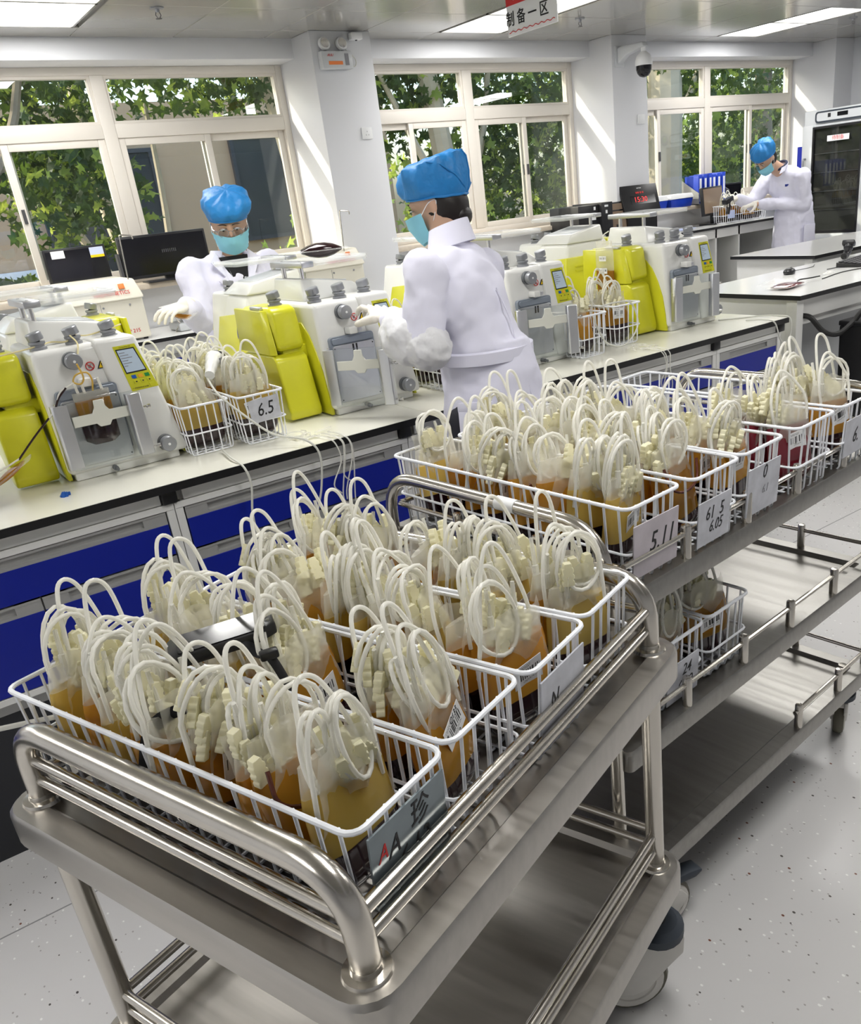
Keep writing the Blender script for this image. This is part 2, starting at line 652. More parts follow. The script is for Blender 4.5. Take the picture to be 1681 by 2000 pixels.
def barcode_mat():
    """white label paper printed with black bars and a line of small type"""
    m = bpy.data.materials.new('barcode_label')
    m.use_nodes = True
    N, L = m.node_tree.nodes, m.node_tree.links
    b = N['Principled BSDF']
    b.inputs['Roughness'].default_value = 0.4
    tc = N.new('ShaderNodeTexCoord')
    sp = N.new('ShaderNodeSeparateXYZ')
    L.new(tc.outputs['Generated'], sp.inputs[0])
    oi = N.new('ShaderNodeObjectInfo')
    cb = N.new('ShaderNodeCombineXYZ')
    sc = N.new('ShaderNodeMath')
    sc.operation = 'MULTIPLY'
    sc.inputs[1].default_value = 26
    L.new(sp.outputs[0], sc.inputs[0])
    L.new(sc.outputs[0], cb.inputs[0])
    rr = N.new('ShaderNodeMath')
    rr.operation = 'MULTIPLY'
    rr.inputs[1].default_value = 50
    L.new(oi.outputs['Random'], rr.inputs[0])
    L.new(rr.outputs[0], cb.inputs[1])
    wn = N.new('ShaderNodeTexNoise')
    wn.inputs['Scale'].default_value = 1.0
    wn.inputs['Detail'].default_value = 0
    L.new(cb.outputs[0], wn.inputs['Vector'])
    st = N.new('ShaderNodeMath')
    st.operation = 'GREATER_THAN'
    st.inputs[1].default_value = 0.5
    L.new(wn.outputs['Fac'], st.inputs[0])

    def band(src, lo, hi):
        a = N.new('ShaderNodeMath')
        a.operation = 'GREATER_THAN'
        a.inputs[1].default_value = lo
        c = N.new('ShaderNodeMath')
        c.operation = 'LESS_THAN'
        c.inputs[1].default_value = hi
        d = N.new('ShaderNodeMath')
        d.operation = 'MULTIPLY'
        L.new(src, a.inputs[0])
        L.new(src, c.inputs[0])
        L.new(a.outputs[0], d.inputs[0])
        L.new(c.outputs[0], d.inputs[1])
        return d.outputs[0]

    def mul(a, c):
        d = N.new('ShaderNodeMath')
        d.operation = 'MULTIPLY'
        L.new(a, d.inputs[0])
        L.new(c, d.inputs[1])
        return d.outputs[0]
    bars = mul(mul(st.outputs[0], band(sp.outputs[2], 0.38, 0.74)), band(sp.outputs[0], 0.08, 0.92))
    fine = N.new('ShaderNodeTexNoise')
    fine.inputs['Scale'].default_value = 40
    L.new(tc.outputs['Generated'], fine.inputs['Vector'])
    st2 = N.new('ShaderNodeMath')
    st2.operation = 'GREATER_THAN'
    st2.inputs[1].default_value = 0.54
    L.new(fine.outputs['Fac'], st2.inputs[0])
    ty = mul(mul(st2.outputs[0], band(sp.outputs[2], 0.80, 0.92)), band(sp.outputs[0], 0.08, 0.6))
    ty2 = mul(mul(st2.outputs[0], band(sp.outputs[2], 0.24, 0.33)), band(sp.outputs[0], 0.3, 0.85))
    mx = N.new('ShaderNodeMath')
    mx.operation = 'MAXIMUM'
    L.new(bars, mx.inputs[0])
    L.new(ty, mx.inputs[1])
    mx2 = N.new('ShaderNodeMath')
    mx2.operation = 'MAXIMUM'
    L.new(mx.outputs[0], mx2.inputs[0])
    L.new(ty2, mx2.inputs[1])
    mc = N.new('ShaderNodeMix')
    mc.data_type = 'RGBA'
    mc.inputs['A'].default_value = (0.84, 0.84, 0.84, 1)
    mc.inputs['B'].default_value = (0.02, 0.02, 0.02, 1)
    L.new(mx2.outputs[0], mc.inputs['Factor'])
    L.new(mc.outputs['Result'], b.inputs['Base Color'])
    MATS['barcode_label'] = m


barcode_mat()

# ================================================================ THE SETTING
CEIL = 2.54
YC, YW = 5.60, 6.12            # column faces and window plane
XL, XR, YN = -3.2, 9.6, -3.2   # far ends of the room

fl = struct(MB().box(XL, YN, -0.06, XR, 6.4, 0).build('floor', 'floor_vinyl'))
mat('seam_grey', (0.30, 0.30, 0.30), 0.5)
for k, y in enumerate((1.97, 0.0)):
    MB().box(XL, y - 0.002, -0.002, XR, y + 0.002, 0.0006).build('weld_seam', 'seam_grey', fl)
for x in (2.1,):
    MB().box(x - 0.002, YN, -0.002, x + 0.002, 2.1, 0.0006).build('weld_seam', 'seam_grey', fl)

wl = struct(MB().box(XL - 0.15, YN, 0, XL, 6.4, CEIL + 0.3).build('wall_left', 'white_paint'))
wr = struct(MB().box(XR, YN, 0, XR + 0.15, 6.4, CEIL + 0.3).build('wall_right', 'white_paint'))
wn = struct(MB().box(XL, YN - 0.15, 0, XR, YN, CEIL + 0.3).build('wall_near', 'white_paint'))

# window wall: dado below the sills, columns between the windows, a down-stand beam above them
SILL = 1.185
cols = [(-2.70, -2.26), (0.02, 0.45), (2.892, 3.333), (5.541, 5.94), (8.625, 9.6)]
wb = struct(MB().box(XL, 5.98, 0, XR, 6.20, SILL - 0.036).build('wall_back', 'white_paint'))
for a, b in cols:
    struct(MB().box(a, YC, 0, b, 6.20, CEIL).build('column', 'white_paint', bevel=0.004))
beam = struct(MB().box(XL, 5.86, 2.425, XR, 6.20, CEIL + 0.02).build('beam', 'white_paint', bevel=0.003))
bays = [(-2.26, 0.02), (0.45, 2.892), (3.333, 5.541), (5.94, 8.625)]
for i, (a, b) in enumerate(bays):
    struct(MB().box(a + 0.001, 5.84, SILL - 0.035, b - 0.001, 6.16, SILL).build('sill_%d' % (i + 1), 'stone_sill', bevel=0.005))
struct(MB().box(8.93, 5.30, 0, XR, 5.60, CEIL).build('wall_pier', 'white_paint', bevel=0.004))

# windows ---------------------------------------------------------
ZT0, ZT1 = 2.035, 2.115     # transom
ZTOP = 2.425


def make_window(n, a, b):
    w = bpy.data.objects.new('window_%d' % n, None)
    COL.objects.link(w)
    w['kind'] = 'structure'
    w.location = (0, 0, 0)
    fw, y0, y1 = 0.045, YW - 0.035, YW + 0.035
    mid = (a + b) / 2
    m = MB()
    m.box(a, y0, SILL, a + fw, y1, ZTOP).box(b - fw, y0, SILL, b, y1, ZTOP).box(a + fw, y0, ZTOP - fw, b - fw, y1, ZTOP).box(a + fw, y0, SILL, b - fw, y1, SILL + fw)
    m.build('window_frame', 'upvc', w, bevel=0.004)
    MB().box(mid - 0.04, y0 - 0.004, SILL + fw, mid + 0.04, y1, ZTOP - fw).build('mullion', 'upvc', w, bevel=0.004)
    for s0, s1 in ((a + fw, mid - 0.04), (mid + 0.04, b - fw)):
        MB().box(s0, y0 - 0.002, ZT0, s1, y1, ZT1).build('transom', 'upvc', w, bevel=0.004)
        # fixed light above the transom with its bead
        bd = MB()
        z0, z1, q = ZT1, ZTOP - fw, 0.016
        bd.box(s0, y0 + 0.01, z0, s0 + q, y1 - 0.01, z1).box(s1 - q, y0 + 0.01, z0, s1, y1 - 0.01, z1)
        bd.box(s0 + q, y0 + 0.01, z1 - q, s1 - q, y1 - 0.01, z1).box(s0 + q, y0 + 0.01, z0, s1 - q, y1 - 0.01, z0 + q)
        bd.build('glazing_bead', 'upvc', w)
        MB().box(s0 + q, YW - 0.003, z0 + q, s1 - q, YW + 0.003, z1 - q).build('pane', 'window_glass', w)
        # two sliding sashes below, one behind the other
        c = (s0 + s1) / 2
        for j, (u0, u1, yy) in enumerate(((s0, c + 0.028, YW + 0.014), (c - 0.028, s1, YW - 0.014))):
            if s0 > mid:
                yy = 2 * YW - yy
            z0, z1, q = SILL + fw, ZT0, 0.042
            sf = MB()
            sf.box(u0, yy - 0.012, z0, u0 + q, yy + 0.012, z1).box(u1 - q, yy - 0.012, z0, u1, yy + 0.012, z1)
            sf.box(u0 + q, yy - 0.012, z1 - q, u1 - q, yy + 0.012, z1).box(u0 + q, yy - 0.012, z0, u1 - q, yy + 0.012, z0 + q)
            s_ = sf.build('sash', 'upvc', w, bevel=0.003)
            MB().box(u0 + q, yy - 0.003, z0 + q, u1 - q, yy + 0.003, z1 - q).build('pane', 'window_glass', s_)
            MB().box(u1 - 0.030 if j == 0 else u0 + 0.012, yy - 0.022, 1.60, u1 - 0.012 if j == 0 else u0 + 0.030, yy - 0.012, 1.68).build('latch', 'dark_grey', s_)
    return w


for i, (a, b) in enumerate(bays):
    make_window(i + 1, a, b)

# ceiling: metal panels with open joints, the light fittings sit in the grid ------------
LX0, LP, LYP = 3.88, 0.59, 0.555
ceil = struct(MB().box(XL, YN, CEIL + 0.03, XR, 6.4, CEIL + 0.12).build('ceiling', 'white_paint'))
lamps = set()
for k in range(-2, 2):
    for row in ((-1, 0), (-5, -4), (-9, -8)):
        for r_ in row:
            lamps.add((k * 5, r_))
pan = None
gx0 = -12
for ix in range(-12, 10):
    for iy in range(-16, 1):
        x0 = LX0 + ix * LP
        y0 = 5.065 + iy * LYP
        x1, y1 = min(x0 + LP, XR), min(y0 + LYP, 5.859)
        if (ix, iy + 0) in lamps:
            continue
        if x1 < XL + 0.05 or y1 < YN + 0.05 or x0 > XR - 0.02:
            continue
        x0 = max(x0, XL)
        full = abs(x1 - x0 - LP) < 1e-6
        if iy < -7:
            # beyond what the picture shows: the same panels, plain sheet per column
            if iy == -8:
                pass
            else:
                continue
            y0, y1 = YN, 5.065 + (iy + 1) * LYP
            if ix % 5 == 0:
                continue
            MB().box(x0 + 0.002, y0, CEIL, x1 - 0.002, y1 - 0.002, CEIL + 0.03).build('ceiling_panel', 'ceiling_white', ceil)
            continue
        if full and pan is None:
            pan = MB().box(0.0015, 0.0015, 0, LP - 0.0015, LYP - 0.0015, 0.03).build('ceiling_panel', 'ceiling_white', ceil, bevel=0.0025, seg=1)
            pan.location = (x0, y0, CEIL)
        elif full and abs(y1 - y0 - LYP) < 1e-6:
            c = pan.copy()
            COL.objects.link(c)
            c.location = (x0, y0, CEIL)
        else:
            MB().box(x0 + 0.0015, y0 + 0.0015, CEIL, x1 - 0.0015, y1 - 0.0015, CEIL + 0.03).build('ceiling_panel', 'ceiling_white', ceil, bevel=0.0025, seg=1)
# last narrow row towards the beam
for ix in range(-11, 10):
    x0, x1 = max(XL, LX0 + ix * LP), min(XR, LX0 + (ix + 1) * LP)
    MB().box(x0 + 0.0015, 5.6215, CEIL, x1 - 0.0015, 5.8585, CEIL + 0.03).build('ceiling_panel', 'ceiling_white', ceil, bevel=0.0025, seg=1)
# strips beside the lamp columns, towards the near wall
for k in range(-2, 2):
    x0 = LX0 + k * 5 * LP
    for ya, yb in ((-13, -10), (-8, -8)):
        pass

ROWW = ['first', 'second', 'third', 'fourth', 'fifth', 'sixth', 'seventh', 'eighth', 'ninth', 'tenth', 'eleventh']
SIDE = {-10: 'beyond the wall clockwise', -5: 'above the first window', 0: 'beside the hanging sign', 5: 'near the refrigerator'}
for (ix, iy) in sorted(lamps):
    x0, y0 = LX0 + ix * LP + 0.03, 5.065 + iy * LYP
    if x0 < XL or y0 < YN:
        continue
    x1, y1 = x0 + LP - 0.06, y0 + LYP
    vis = iy in (-1, 0) and ix >= -5
    lab = 'lit ceiling panel ' + SIDE[ix] + (', closer to the windows' if iy == 0 else ', further from the windows' if iy == -1 else ' in the %s row from the windows' % ROWW[-iy])
    if ix == -10:
        lab = 'lit ceiling panel left of the room, %s row from the windows' % ROWW[-iy]
    t = thing('ceiling_light', lab, 'ceiling light', ((x0 + x1) / 2, (y0 + y1) / 2, CEIL), 0, 'square LED panels in the metal ceiling')
    hw, hd = (x1 - x0) / 2, (y1 - y0) / 2
    fr = MB()
    fr.box(-hw, -hd, 0, -hw + 0.012, hd, 0.03).box(hw - 0.012, -hd, 0, hw, hd, 0.03).box(-hw, -hd, 0, hw, -hd + 0.012, 0.03).box(-hw, hd - 0.012, 0, hw, hd, 0.03)
    fr.build('frame', 'ceiling_white', t)
    MB().box(-hw + 0.012, -hd + 0.012, 0.004, hw - 0.012, hd - 0.012, 0.02).build('diffuser', 'lamp_diffuser', t)
    ld = bpy.data.lights.new('panel_light', 'AREA')
    ld.shape = 'RECTANGLE'
    ld.size, ld.size_y = 2 * hw - 0.03, 2 * hd - 0.03
    ld.energy = LAMP_POWER
    ld.color = (1.0, 0.985, 0.96)
    lo = bpy.data.objects.new('panel_light', ld)
    COL.objects.link(lo)
    lo.location = (0, 0, -0.002)
    lo.parent = t

# outside --------------------------------------------------------
gr = struct(MB().box(-30, 6.4, -1.2, 45, 40, -1.0).build('ground', 'ground'))
fac = thing('building', 'beige building with dark windows seen through the trees outside', 'building', (0, 15.0, -1.0))
MB().box(-14, 0, 0, 9.0, 3, 4.3).build('facade_wall', 'facade', fac)
for i, (x0, x1, z0, z1) in enumerate(((-3.2, -1.2, 2.2, 3.7), (0.4, 1.2, 2.2, 3.9), (2.9, 4.6, 1.9, 3.6), (6.0, 7.7, 2.2, 3.7))):
    w = MB().box(x0, -0.05, z0, x1, 0.01, z1).build('window', 'facade_window', fac)
    fr = MB()
    fr.box(x0 - 0.06, -0.08, z0 - 0.06, x0, 0.02, z1 + 0.06).box(x1, -0.08, z0 - 0.06, x1 + 0.06, 0.02, z1 + 0.06).box(x0, -0.08, z1, x1, 0.02, z1 + 0.06).box(x0, -0.08, z0 - 0.06, x1, 0.02, z0)
    fr.box((x0 + x1) / 2 - 0.03, -0.07, z0, (x0 + x1) / 2 + 0.03, 0.0, z1)
    fr.build('window_frame', 'dark_grey', w)
ac = thing('air_conditioner', 'white outdoor air conditioner unit on the beige facade', 'air conditioner', (1.75, 14.68, 0.55))
MB().box(0, 0, 0, 0.8, 0.3, 0.56).build('casing', 'paper', ac, bevel=0.01)
MB().lathe([(0.22, 0), (0.22, 0.012), (0.05, 0.02)], 24, Matrix.Translation((0.27, 0.0, 0.28)) @ Matrix.Rotation(R(90), 4, 'X')).build('fan_grille', 'dark_grey', ac)
MB().lathe([(0.06, 0), (0.06, 0.01)], 16, Matrix.Translation((0.27, -0.022, 0.28)) @ Matrix.Rotation(R(90), 4, 'X')).build('fan_hub', 'paper', ac)

random.seed(5)
LEAF = [(0, -0.5), (0.16, -0.2), (0.5, -0.25), (0.32, 0.02), (0.42, 0.3), (0.14, 0.22), (0, 0.55), (-0.14, 0.22), (-0.42, 0.3), (-0.32, 0.02), (-0.5, -0.25), (-0.16, -0.2)]


def foliage(name, m, clusters, n, size, parent, seed):
    rnd = random.Random(seed)
    vs, fs = [], []
    for _ in range(n):
        c, rad = rnd.choice(clusters)
        while True:
            p = Vector((rnd.uniform(-1, 1), rnd.uniform(-1, 1), rnd.uniform(-1, 1)))
            if p.length < 1:
                break
        p = Vector(c) + Vector((p.x * rad[0], p.y * rad[1], p.z * rad[2]))
        q = Euler((rnd.uniform(0.2, 1.6), rnd.uniform(-0.6, 0.6), rnd.uniform(0, 6.28))).to_matrix()
        s = size * rnd.uniform(0.6, 1.35)
        o = len(vs)
        for (a, b) in LEAF:
            vs.append(p + q @ Vector((a * s, b * s, 0.12 * s * math.cos(a * 5))))
        fs.append(tuple(range(o, o + len(LEAF))))
    mb = MB()
    mb.v, mb.f = [tuple(v) for v in vs], fs
    o = mb.build(name, m, parent, smooth=False, keep_normals=True)
    o['kind'] = 'stuff'
    return o


def tree(label, trunk, rads, branches, clusters, n, light, bark, seed, size=0.125):
    base = Vector(trunk[0])
    t = thing('plane_tree', label, 'tree', tuple(base), 0, 'plane trees outside the windows')
    MB().tube([Vector(p) - base for p in arc_pts(trunk, 5)], [rads[0] + (rads[1] - rads[0]) * i / (len(arc_pts(trunk, 5)) - 1) for i in range(len(arc_pts(trunk, 5)))], 10).build('trunk', bark, t)
    for br in branches:
        pts = [Vector(p) - base for p in arc_pts(br, 5)]
        MB().tube(pts, [0.055 * (1 - 0.6 * i / (len(pts) - 1)) for i in range(len(pts))], 7).build('branch', bark, t)
    cl = [(Vector(c) - base, r_) for c, r_ in clusters]
    foliage('foliage', 'leaf', cl, int(n * 1.15), size, t, seed)
    if light:
        foliage('foliage', 'leaf_light', cl, int(light * 1.2), size, t, seed + 50)
    return t


tree('plane tree with a thick dark trunk outside the first window, left of its mullion', [(1.05, 8.6, -1), (1.0, 8.7, 1.2), (1.15, 8.8, 2.6), (1.3, 9, 5)], (0.15, 0.09),
     [[(1.05, 8.65, 1.6), (1.7, 8.9, 2.5), (2.2, 9.2, 4)]],
     [((1.0, 8.9, 3.0), (1.5, 1.0, 0.75)), ((2.2, 9.2, 3.3), (1.2, 1, 0.7)), ((0.3, 9, 2.2), (0.8, 0.8, 0.5)), ((2.0, 8.8, 1.75), (0.7, 0.5, 0.55)), ((1.2, 8.8, 0.9), (0.7, 0.5, 0.35))], 1500, 420, 'bark', 1)
tree('plane tree with forked pale trunks outside the first window, before the beige facade', [(2.95, 10.4, -1), (2.75, 10.2, 0.8), (2.55, 10.1, 2.0), (2.6, 10.2, 5)], (0.12, 0.07),
     [[(2.85, 10.3, 0.2), (2.2, 10.0, 1.5), (1.7, 10, 2.7), (1.4, 10, 4)], [(2.9, 10.3, -0.3), (3.15, 10.2, 1.4), (3.2, 10.1, 2.8)]],
     [((3.2, 9.8, 3.2), (1.5, 1.0, 0.7)), ((2.0, 9.6, 2.3), (0.6, 0.6, 0.7)), ((4.2, 10, 3.2), (1.0, 1, 0.75))], 1500, 450, 'bark_pale', 2)
tree('slender pale plane tree leaning outside the right end of the first window', [(4.9, 9.8, -1), (4.65, 9.6, 1.0), (4.45, 9.5, 2.0), (4.1, 9.4, 4.5)], (0.13, 0.09),
     [[(4.7, 9.6, 1.0), (5.2, 9.5, 2.2), (5.6, 9.5, 3.4)]],
     [((4.6, 9.2, 3.1), (1.3, 0.9, 0.7)), ((5.5, 9.4, 2.5), (0.9, 0.8, 0.6)), ((5.6, 9.5, 3.4), (1, 0.9, 0.6))], 1300, 300, 'bark_pale', 3)
tree('plane tree with pale patchy forked trunk outside the second window', [(6.2, 8.9, -1), (6.15, 8.9, 1.0), (6.0, 8.8, 1.9), (5.75, 8.8, 3.8)], (0.20, 0.09),
     [[(6.15, 8.85, 1.2), (6.6, 8.8, 2.2), (6.9, 8.8, 3.8)], [(6.1, 8.85, 1.3), (5.6, 8.7, 2.0), (5.1, 8.7, 3.0)]],
     [((5.6, 8.9, 3.0), (1.3, 0.9, 0.6)), ((6.9, 9.0, 3.0), (1.2, 0.9, 0.75)), ((6.6, 9.2, 1.5), (0.9, 0.8, 0.9)), ((7.4, 8.8, 2.0), (0.9, 0.7, 0.8))], 2100, 650, 'bark_pale', 4)
tree('plane tree with a thick mottled trunk outside the third window', [(9.35, 8.6, -1), (9.4, 8.6, 1.2), (9.45, 8.6, 2.6), (9.6, 8.8, 5)], (0.26, 0.20),
     [[(9.4, 8.6, 1.9), (10.2, 8.8, 2.5), (10.9, 9, 3.6)]],
     [((10.0, 9.0, 3.0), (1.5, 0.9, 0.7)), ((10.9, 9.2, 2.2), (1.4, 0.9, 0.9)), ((10.8, 9.2, 1.1), (1.4, 0.9, 0.7)), ((8.4, 9.2, 2.4), (0.9, 0.8, 0.9)), ((8.5, 9.2, 1.0), (0.9, 0.8, 0.6))], 2600, 800, 'bark_pale', 5)
tree('plane tree with an upright trunk outside the right half of the third window', [(13.0, 9.6, -1), (12.9, 9.6, 1.5), (12.7, 9.5, 3), (12.8, 9.6, 5)], (0.16, 0.11),
     [[(12.9, 9.6, 1.3), (13.7, 9.7, 2.4), (14.2, 9.8, 3.6)]],
     [((12.8, 9.8, 2.9), (1.6, 0.9, 0.9)), ((12.6, 9.9, 1.4), (1.5, 0.9, 0.9)), ((14.5, 10, 2.2), (1.3, 0.9, 1.3))], 2400, 600, 'bark', 6)
hed = thing('hedge', 'dense dark green shrubbery beyond the plane trees outside the windows', 'hedge', (10, 12.5, -1))
foliage('foliage', 'leaf', [((-3.2, 0, 1.0), (2.2, 0.9, 1.0)), ((1.0, 0, 1.4), (2.6, 1.0, 1.4)), ((5.2, 0.2, 1.5), (3.0, 1.0, 1.5)), ((10, 0.2, 1.6), (3.0, 1.0, 1.7)), ((4.0, 0.8, 3.2), (5.0, 0.8, 0.9))], 2600, 0.20, hed, 77)
foliage('foliage', 'leaf_light', [((-2, 0, 1.6), (3, 0.9, 1.6)), ((4, 0, 2.0), (4.0, 1.0, 1.9))], 900, 0.18, hed, 78)

# ================================================================ BENCHES
ZB = 0.896


def worktop(name, label, x0, x1, y0, y1, z, m, ends=(True, True), cat='worktop', joints=(), group=None):
    t = thing(name, label, cat, (0, 0, 0), 0, group)
    e = 0.004
    xs = [x0] + list(joints) + [x1]
    for a, b in zip(xs[:-1], xs[1:]):
        MB().box(a + 0.001 + (e if a == x0 else 0), y0 + e, z - 0.018, b - 0.001 - (e if b == x1 else 0), y1 - e, z).build('top_board', m, t, bevel=0.001, seg=1)
    eb = MB().box(x0, y0, z - 0.022, x1, y0 + e, z - 0.001).box(x0, y1 - e, z - 0.022, x1, y1, z - 0.001)
    eb.box(x0, y0 + e, z - 0.022, x0 + e, y1 - e, z - 0.001).box(x1 - e, y0 + e, z - 0.022, x1, y1 - e, z - 0.001)
    eb.build('black_edge_band', 'black_edge', t)
    return t


worktop('worktop', 'long cream island worktop with black edge carrying the yellow machines', -1.6, 3.143, 2.19, 3.70, ZB, 'bench_top', joints=(1.34,))

# island cabinets: each unit is a thing
UX = [-0.93, -0.20, 0.532, 1.26, 1.99, 2.714, 3.13]
ULAB = ['hidden behind the front trolley', 'at the left, its lower row split in two', 'above the front trolley baskets', 'behind the coat of the centre technician',
        'behind the second trolley, left of its end', 'last before the end of the island']


def handle_profile(mb, x0, x1, y, z0, z1):
    poly = [(y, z0), (y - 0.012, z0), (y - 0.012, z0 + 0.007), (y - 0.004, z0 + 0.010), (y - 0.004, z1 - 0.010), (y - 0.014, z1 - 0.006), (y - 0.014, z1), (y, z1)]
    mb.prism(poly, 'x', x0, x1)
    for q in (x0, x1 - 0.06):
        mb.box(q, y - 0.0125, z0, q + 0.06, y, z1)
    return mb


for i in range(len(UX) - 1):
    a, b = UX[i], UX[i + 1]
    t = thing('drawer_cabinet', 'white island drawer cabinet with blue fronts, ' + ULAB[i], 'cabinet', ((a + b) / 2, 2.22, 0), 0, 'blue drawer cabinets under the island worktop')
    h = (b - a) / 2
    body = MB().box(-h + 0.002, 0.02, 0.45, h - 0.002, 0.60, ZB - 0.023)
    body.build('body', 'cabinet_white', t)
    f = MB()
    f.box(-h + 0.001, 0.0, 0.448, -h + 0.022, 0.02, 0.836).box(h - 0.022, 0.0, 0.448, h - 0.001, 0.02, 0.836)
    f.box(-h + 0.022, 0.0, 0.448, h - 0.022, 0.02, 0.466).box(-h + 0.001, -0.002, 0.819, h - 0.001, 0.02, 0.836)
    f.build('face_frame', 'cabinet_white', t, bevel=0.0015, seg=1)
    MB().box(-h + 0.03, 0.004, 0.838, h - 0.03, 0.02, ZB - 0.024).build('apron', 'cabinet_white', t)
    MB().box(h - 0.028, -0.012, 0.838, h + 0.012, 0.02, ZB - 0.023).build('corner_bracket', 'black_edge', t, bevel=0.004)
    w0, w1 = -h + 0.026, h - 0.026
    for (x0, x1, z0, z1) in ((w0, w1, 0.698, 0.817), (w0, -0.002, 0.468, 0.694), (0.002, w1, 0.468, 0.694)):
        d = MB().box(x0, 0.002, z0, x1, 0.019, z1 - 0.034).build('drawer_front', 'blue_laminate', t, bevel=0.001, seg=1)
        handle_profile(MB(), x0, x1, 0.016, z1 - 0.034, z1).build('handle_rail', 'handle_grey', d)
pl = thing('plinth', 'recessed black plinth under the island drawer cabinets', 'plinth', (0, 0, 0))
MB().box(-1.5, 2.27, 0, 3.1, 2.29, 0.41).build('board', 'toe_black', pl)
MB().box(-1.5, 2.262, 0.405, 3.1, 2.30, 0.447).build('rail', 'handle_grey', pl)
core = thing('island_frame', 'white end panel and inner frame carrying the island worktop', 'bench frame', (0, 0, 0))
MB().box(3.095, 2.84, 0, 3.128, 3.66, ZB - 0.023).build('end_panel', 'cabinet_white', core)
MB().box(-1.5, 2.84, 0.0, 3.09, 3.60, ZB - 0.024).build('inner_frame', 'cabinet_white', core)
MB().box(3.095, 2.30, 0, 3.128, 2.835, ZB - 0.023).build('end_panel', 'cabinet_white', core)

# bench along the windows, left part
worktop('worktop', 'white window bench top with black edge behind the seated devices', -1.6, 4.86, 5.32, 5.975, 0.90, 'bench_top_white')
for i in range(8):
    a = -1.6 + i * 0.806
    t = thing('drawer_cabinet', 'low drawer cabinet under the window bench, number %d from the first column side' % (i + 1) if False else
              ['drawer cabinet under the window bench, hidden far left', 'drawer cabinet under the window bench, left of the first device', 'drawer cabinet under the window bench below the cream device',
               'blue drawer cabinet under the window bench beside the glasses wearer', 'drawer cabinet under the window bench behind the masked woman', 'drawer cabinet under the window bench at the first column',
               'drawer cabinet under the window bench behind the centre technician', 'drawer cabinet under the window bench by the black computer'][i],
              'cabinet', (a + 0.403, 5.36, 0), 0, 'blue drawer cabinets under the window bench')
    h = 0.403
    MB().box(-h + 0.002, 0.02, 0.10, h - 0.002, 0.60, 0.876).build('body', 'cabinet_white', t)
    MB().box(-h + 0.002, 0.05, 0, h - 0.002, 0.07, 0.10).build('toe_board', 'toe_black', t)
    for (z0, z1) in ((0.66, 0.80), (0.40, 0.655), (0.12, 0.395)):
        d = MB().box(-h + 0.02, 0.002, z0, h - 0.02, 0.019, z1 - 0.034).build('drawer_front', 'blue_laminate', t)
        handle_profile(MB(), -h + 0.02, h - 0.02, 0.016, z1 - 0.034, z1).build('handle_rail', 'handle_grey', d)

# higher counter by the third window
worktop('worktop', 'counter top with black edge by the third window under the man', 4.90, 7.60, 5.40, 5.975, 1.0, 'bench_top_white')
cu = thing('counter_cabinet', 'white open counter base with recessed grey kneehole by the third window', 'cabinet', (0, 5.42, 0))
for x in (4.92, 5.50, 6.05, 6.60, 6.93, 7.56):
    MB().box(x, 0, 0, x + 0.022, 0.53, 0.976).build('upright', 'cabinet_white', cu)
MB().box(4.945, 0, 0.90, 7.56, 0.02, 0.976).build('apron', 'cabinet_white', cu)
MB().box(4.945, 0.5, 0.0, 7.56, 0.52, 0.90).build('back_panel', 'cabinet_grey', cu)
for x0, x1 in ((4.945, 5.49), (5.525, 6.04), (6.075, 6.59), (6.625, 6.92)):
    MB().box(x0, 0.02, 0.42, x1, 0.5, 0.44).build('shelf', 'cabinet_white', cu)

# two benches at the right
def side_bench(label, lab2, x0, x1, y0, y1, z):
    worktop('worktop', label, x0, x1, y0, y1, z, 'bench_top_white', group='pale worktops at the right')
    t = thing('bench_base', lab2, 'bench', (0, 0, 0))
    MB().box(x0 + 0.04, y0 + 0.06, 0.0, x0 + 0.07, y1 - 0.03, z - 0.023).build('end_panel', 'cabinet_white', t)
    MB().box(x0 + 0.02, y0 + 0.03, 0.0, x0 + 0.075, y0 + 0.09, z - 0.023).build('corner_post', 'cabinet_white', t, bevel=0.003)
    MB().box(x0 + 0.075, y0 + 0.05, z - 0.12, x1 - 0.02, y0 + 0.07, z - 0.023).build('apron', 'cabinet_white', t)
    MB().box(x0 + 0.075, y0 + 0.30, 0.0, x1 - 0.02, y0 + 0.32, z - 0.12).build('back_panel', 'cabinet_grey', t)
    MB().box(x0 + 0.078, y0 + 0.08, z - 0.16, x1 - 0.02, y1 - 0.03, z - 0.125).build('under_frame', 'cabinet_white', t)
    return t


side_bench('pale worktop with the keyboard and blood bag, right of the island', 'white bench base under the worktop with the keyboard', 3.64, 7.4, 2.48, 3.22, 0.90)
side_bench('pale empty worktop behind the keyboard bench', 'white bench base under the empty pale worktop', 5.22, 8.0, 3.46, 4.15, 0.90)

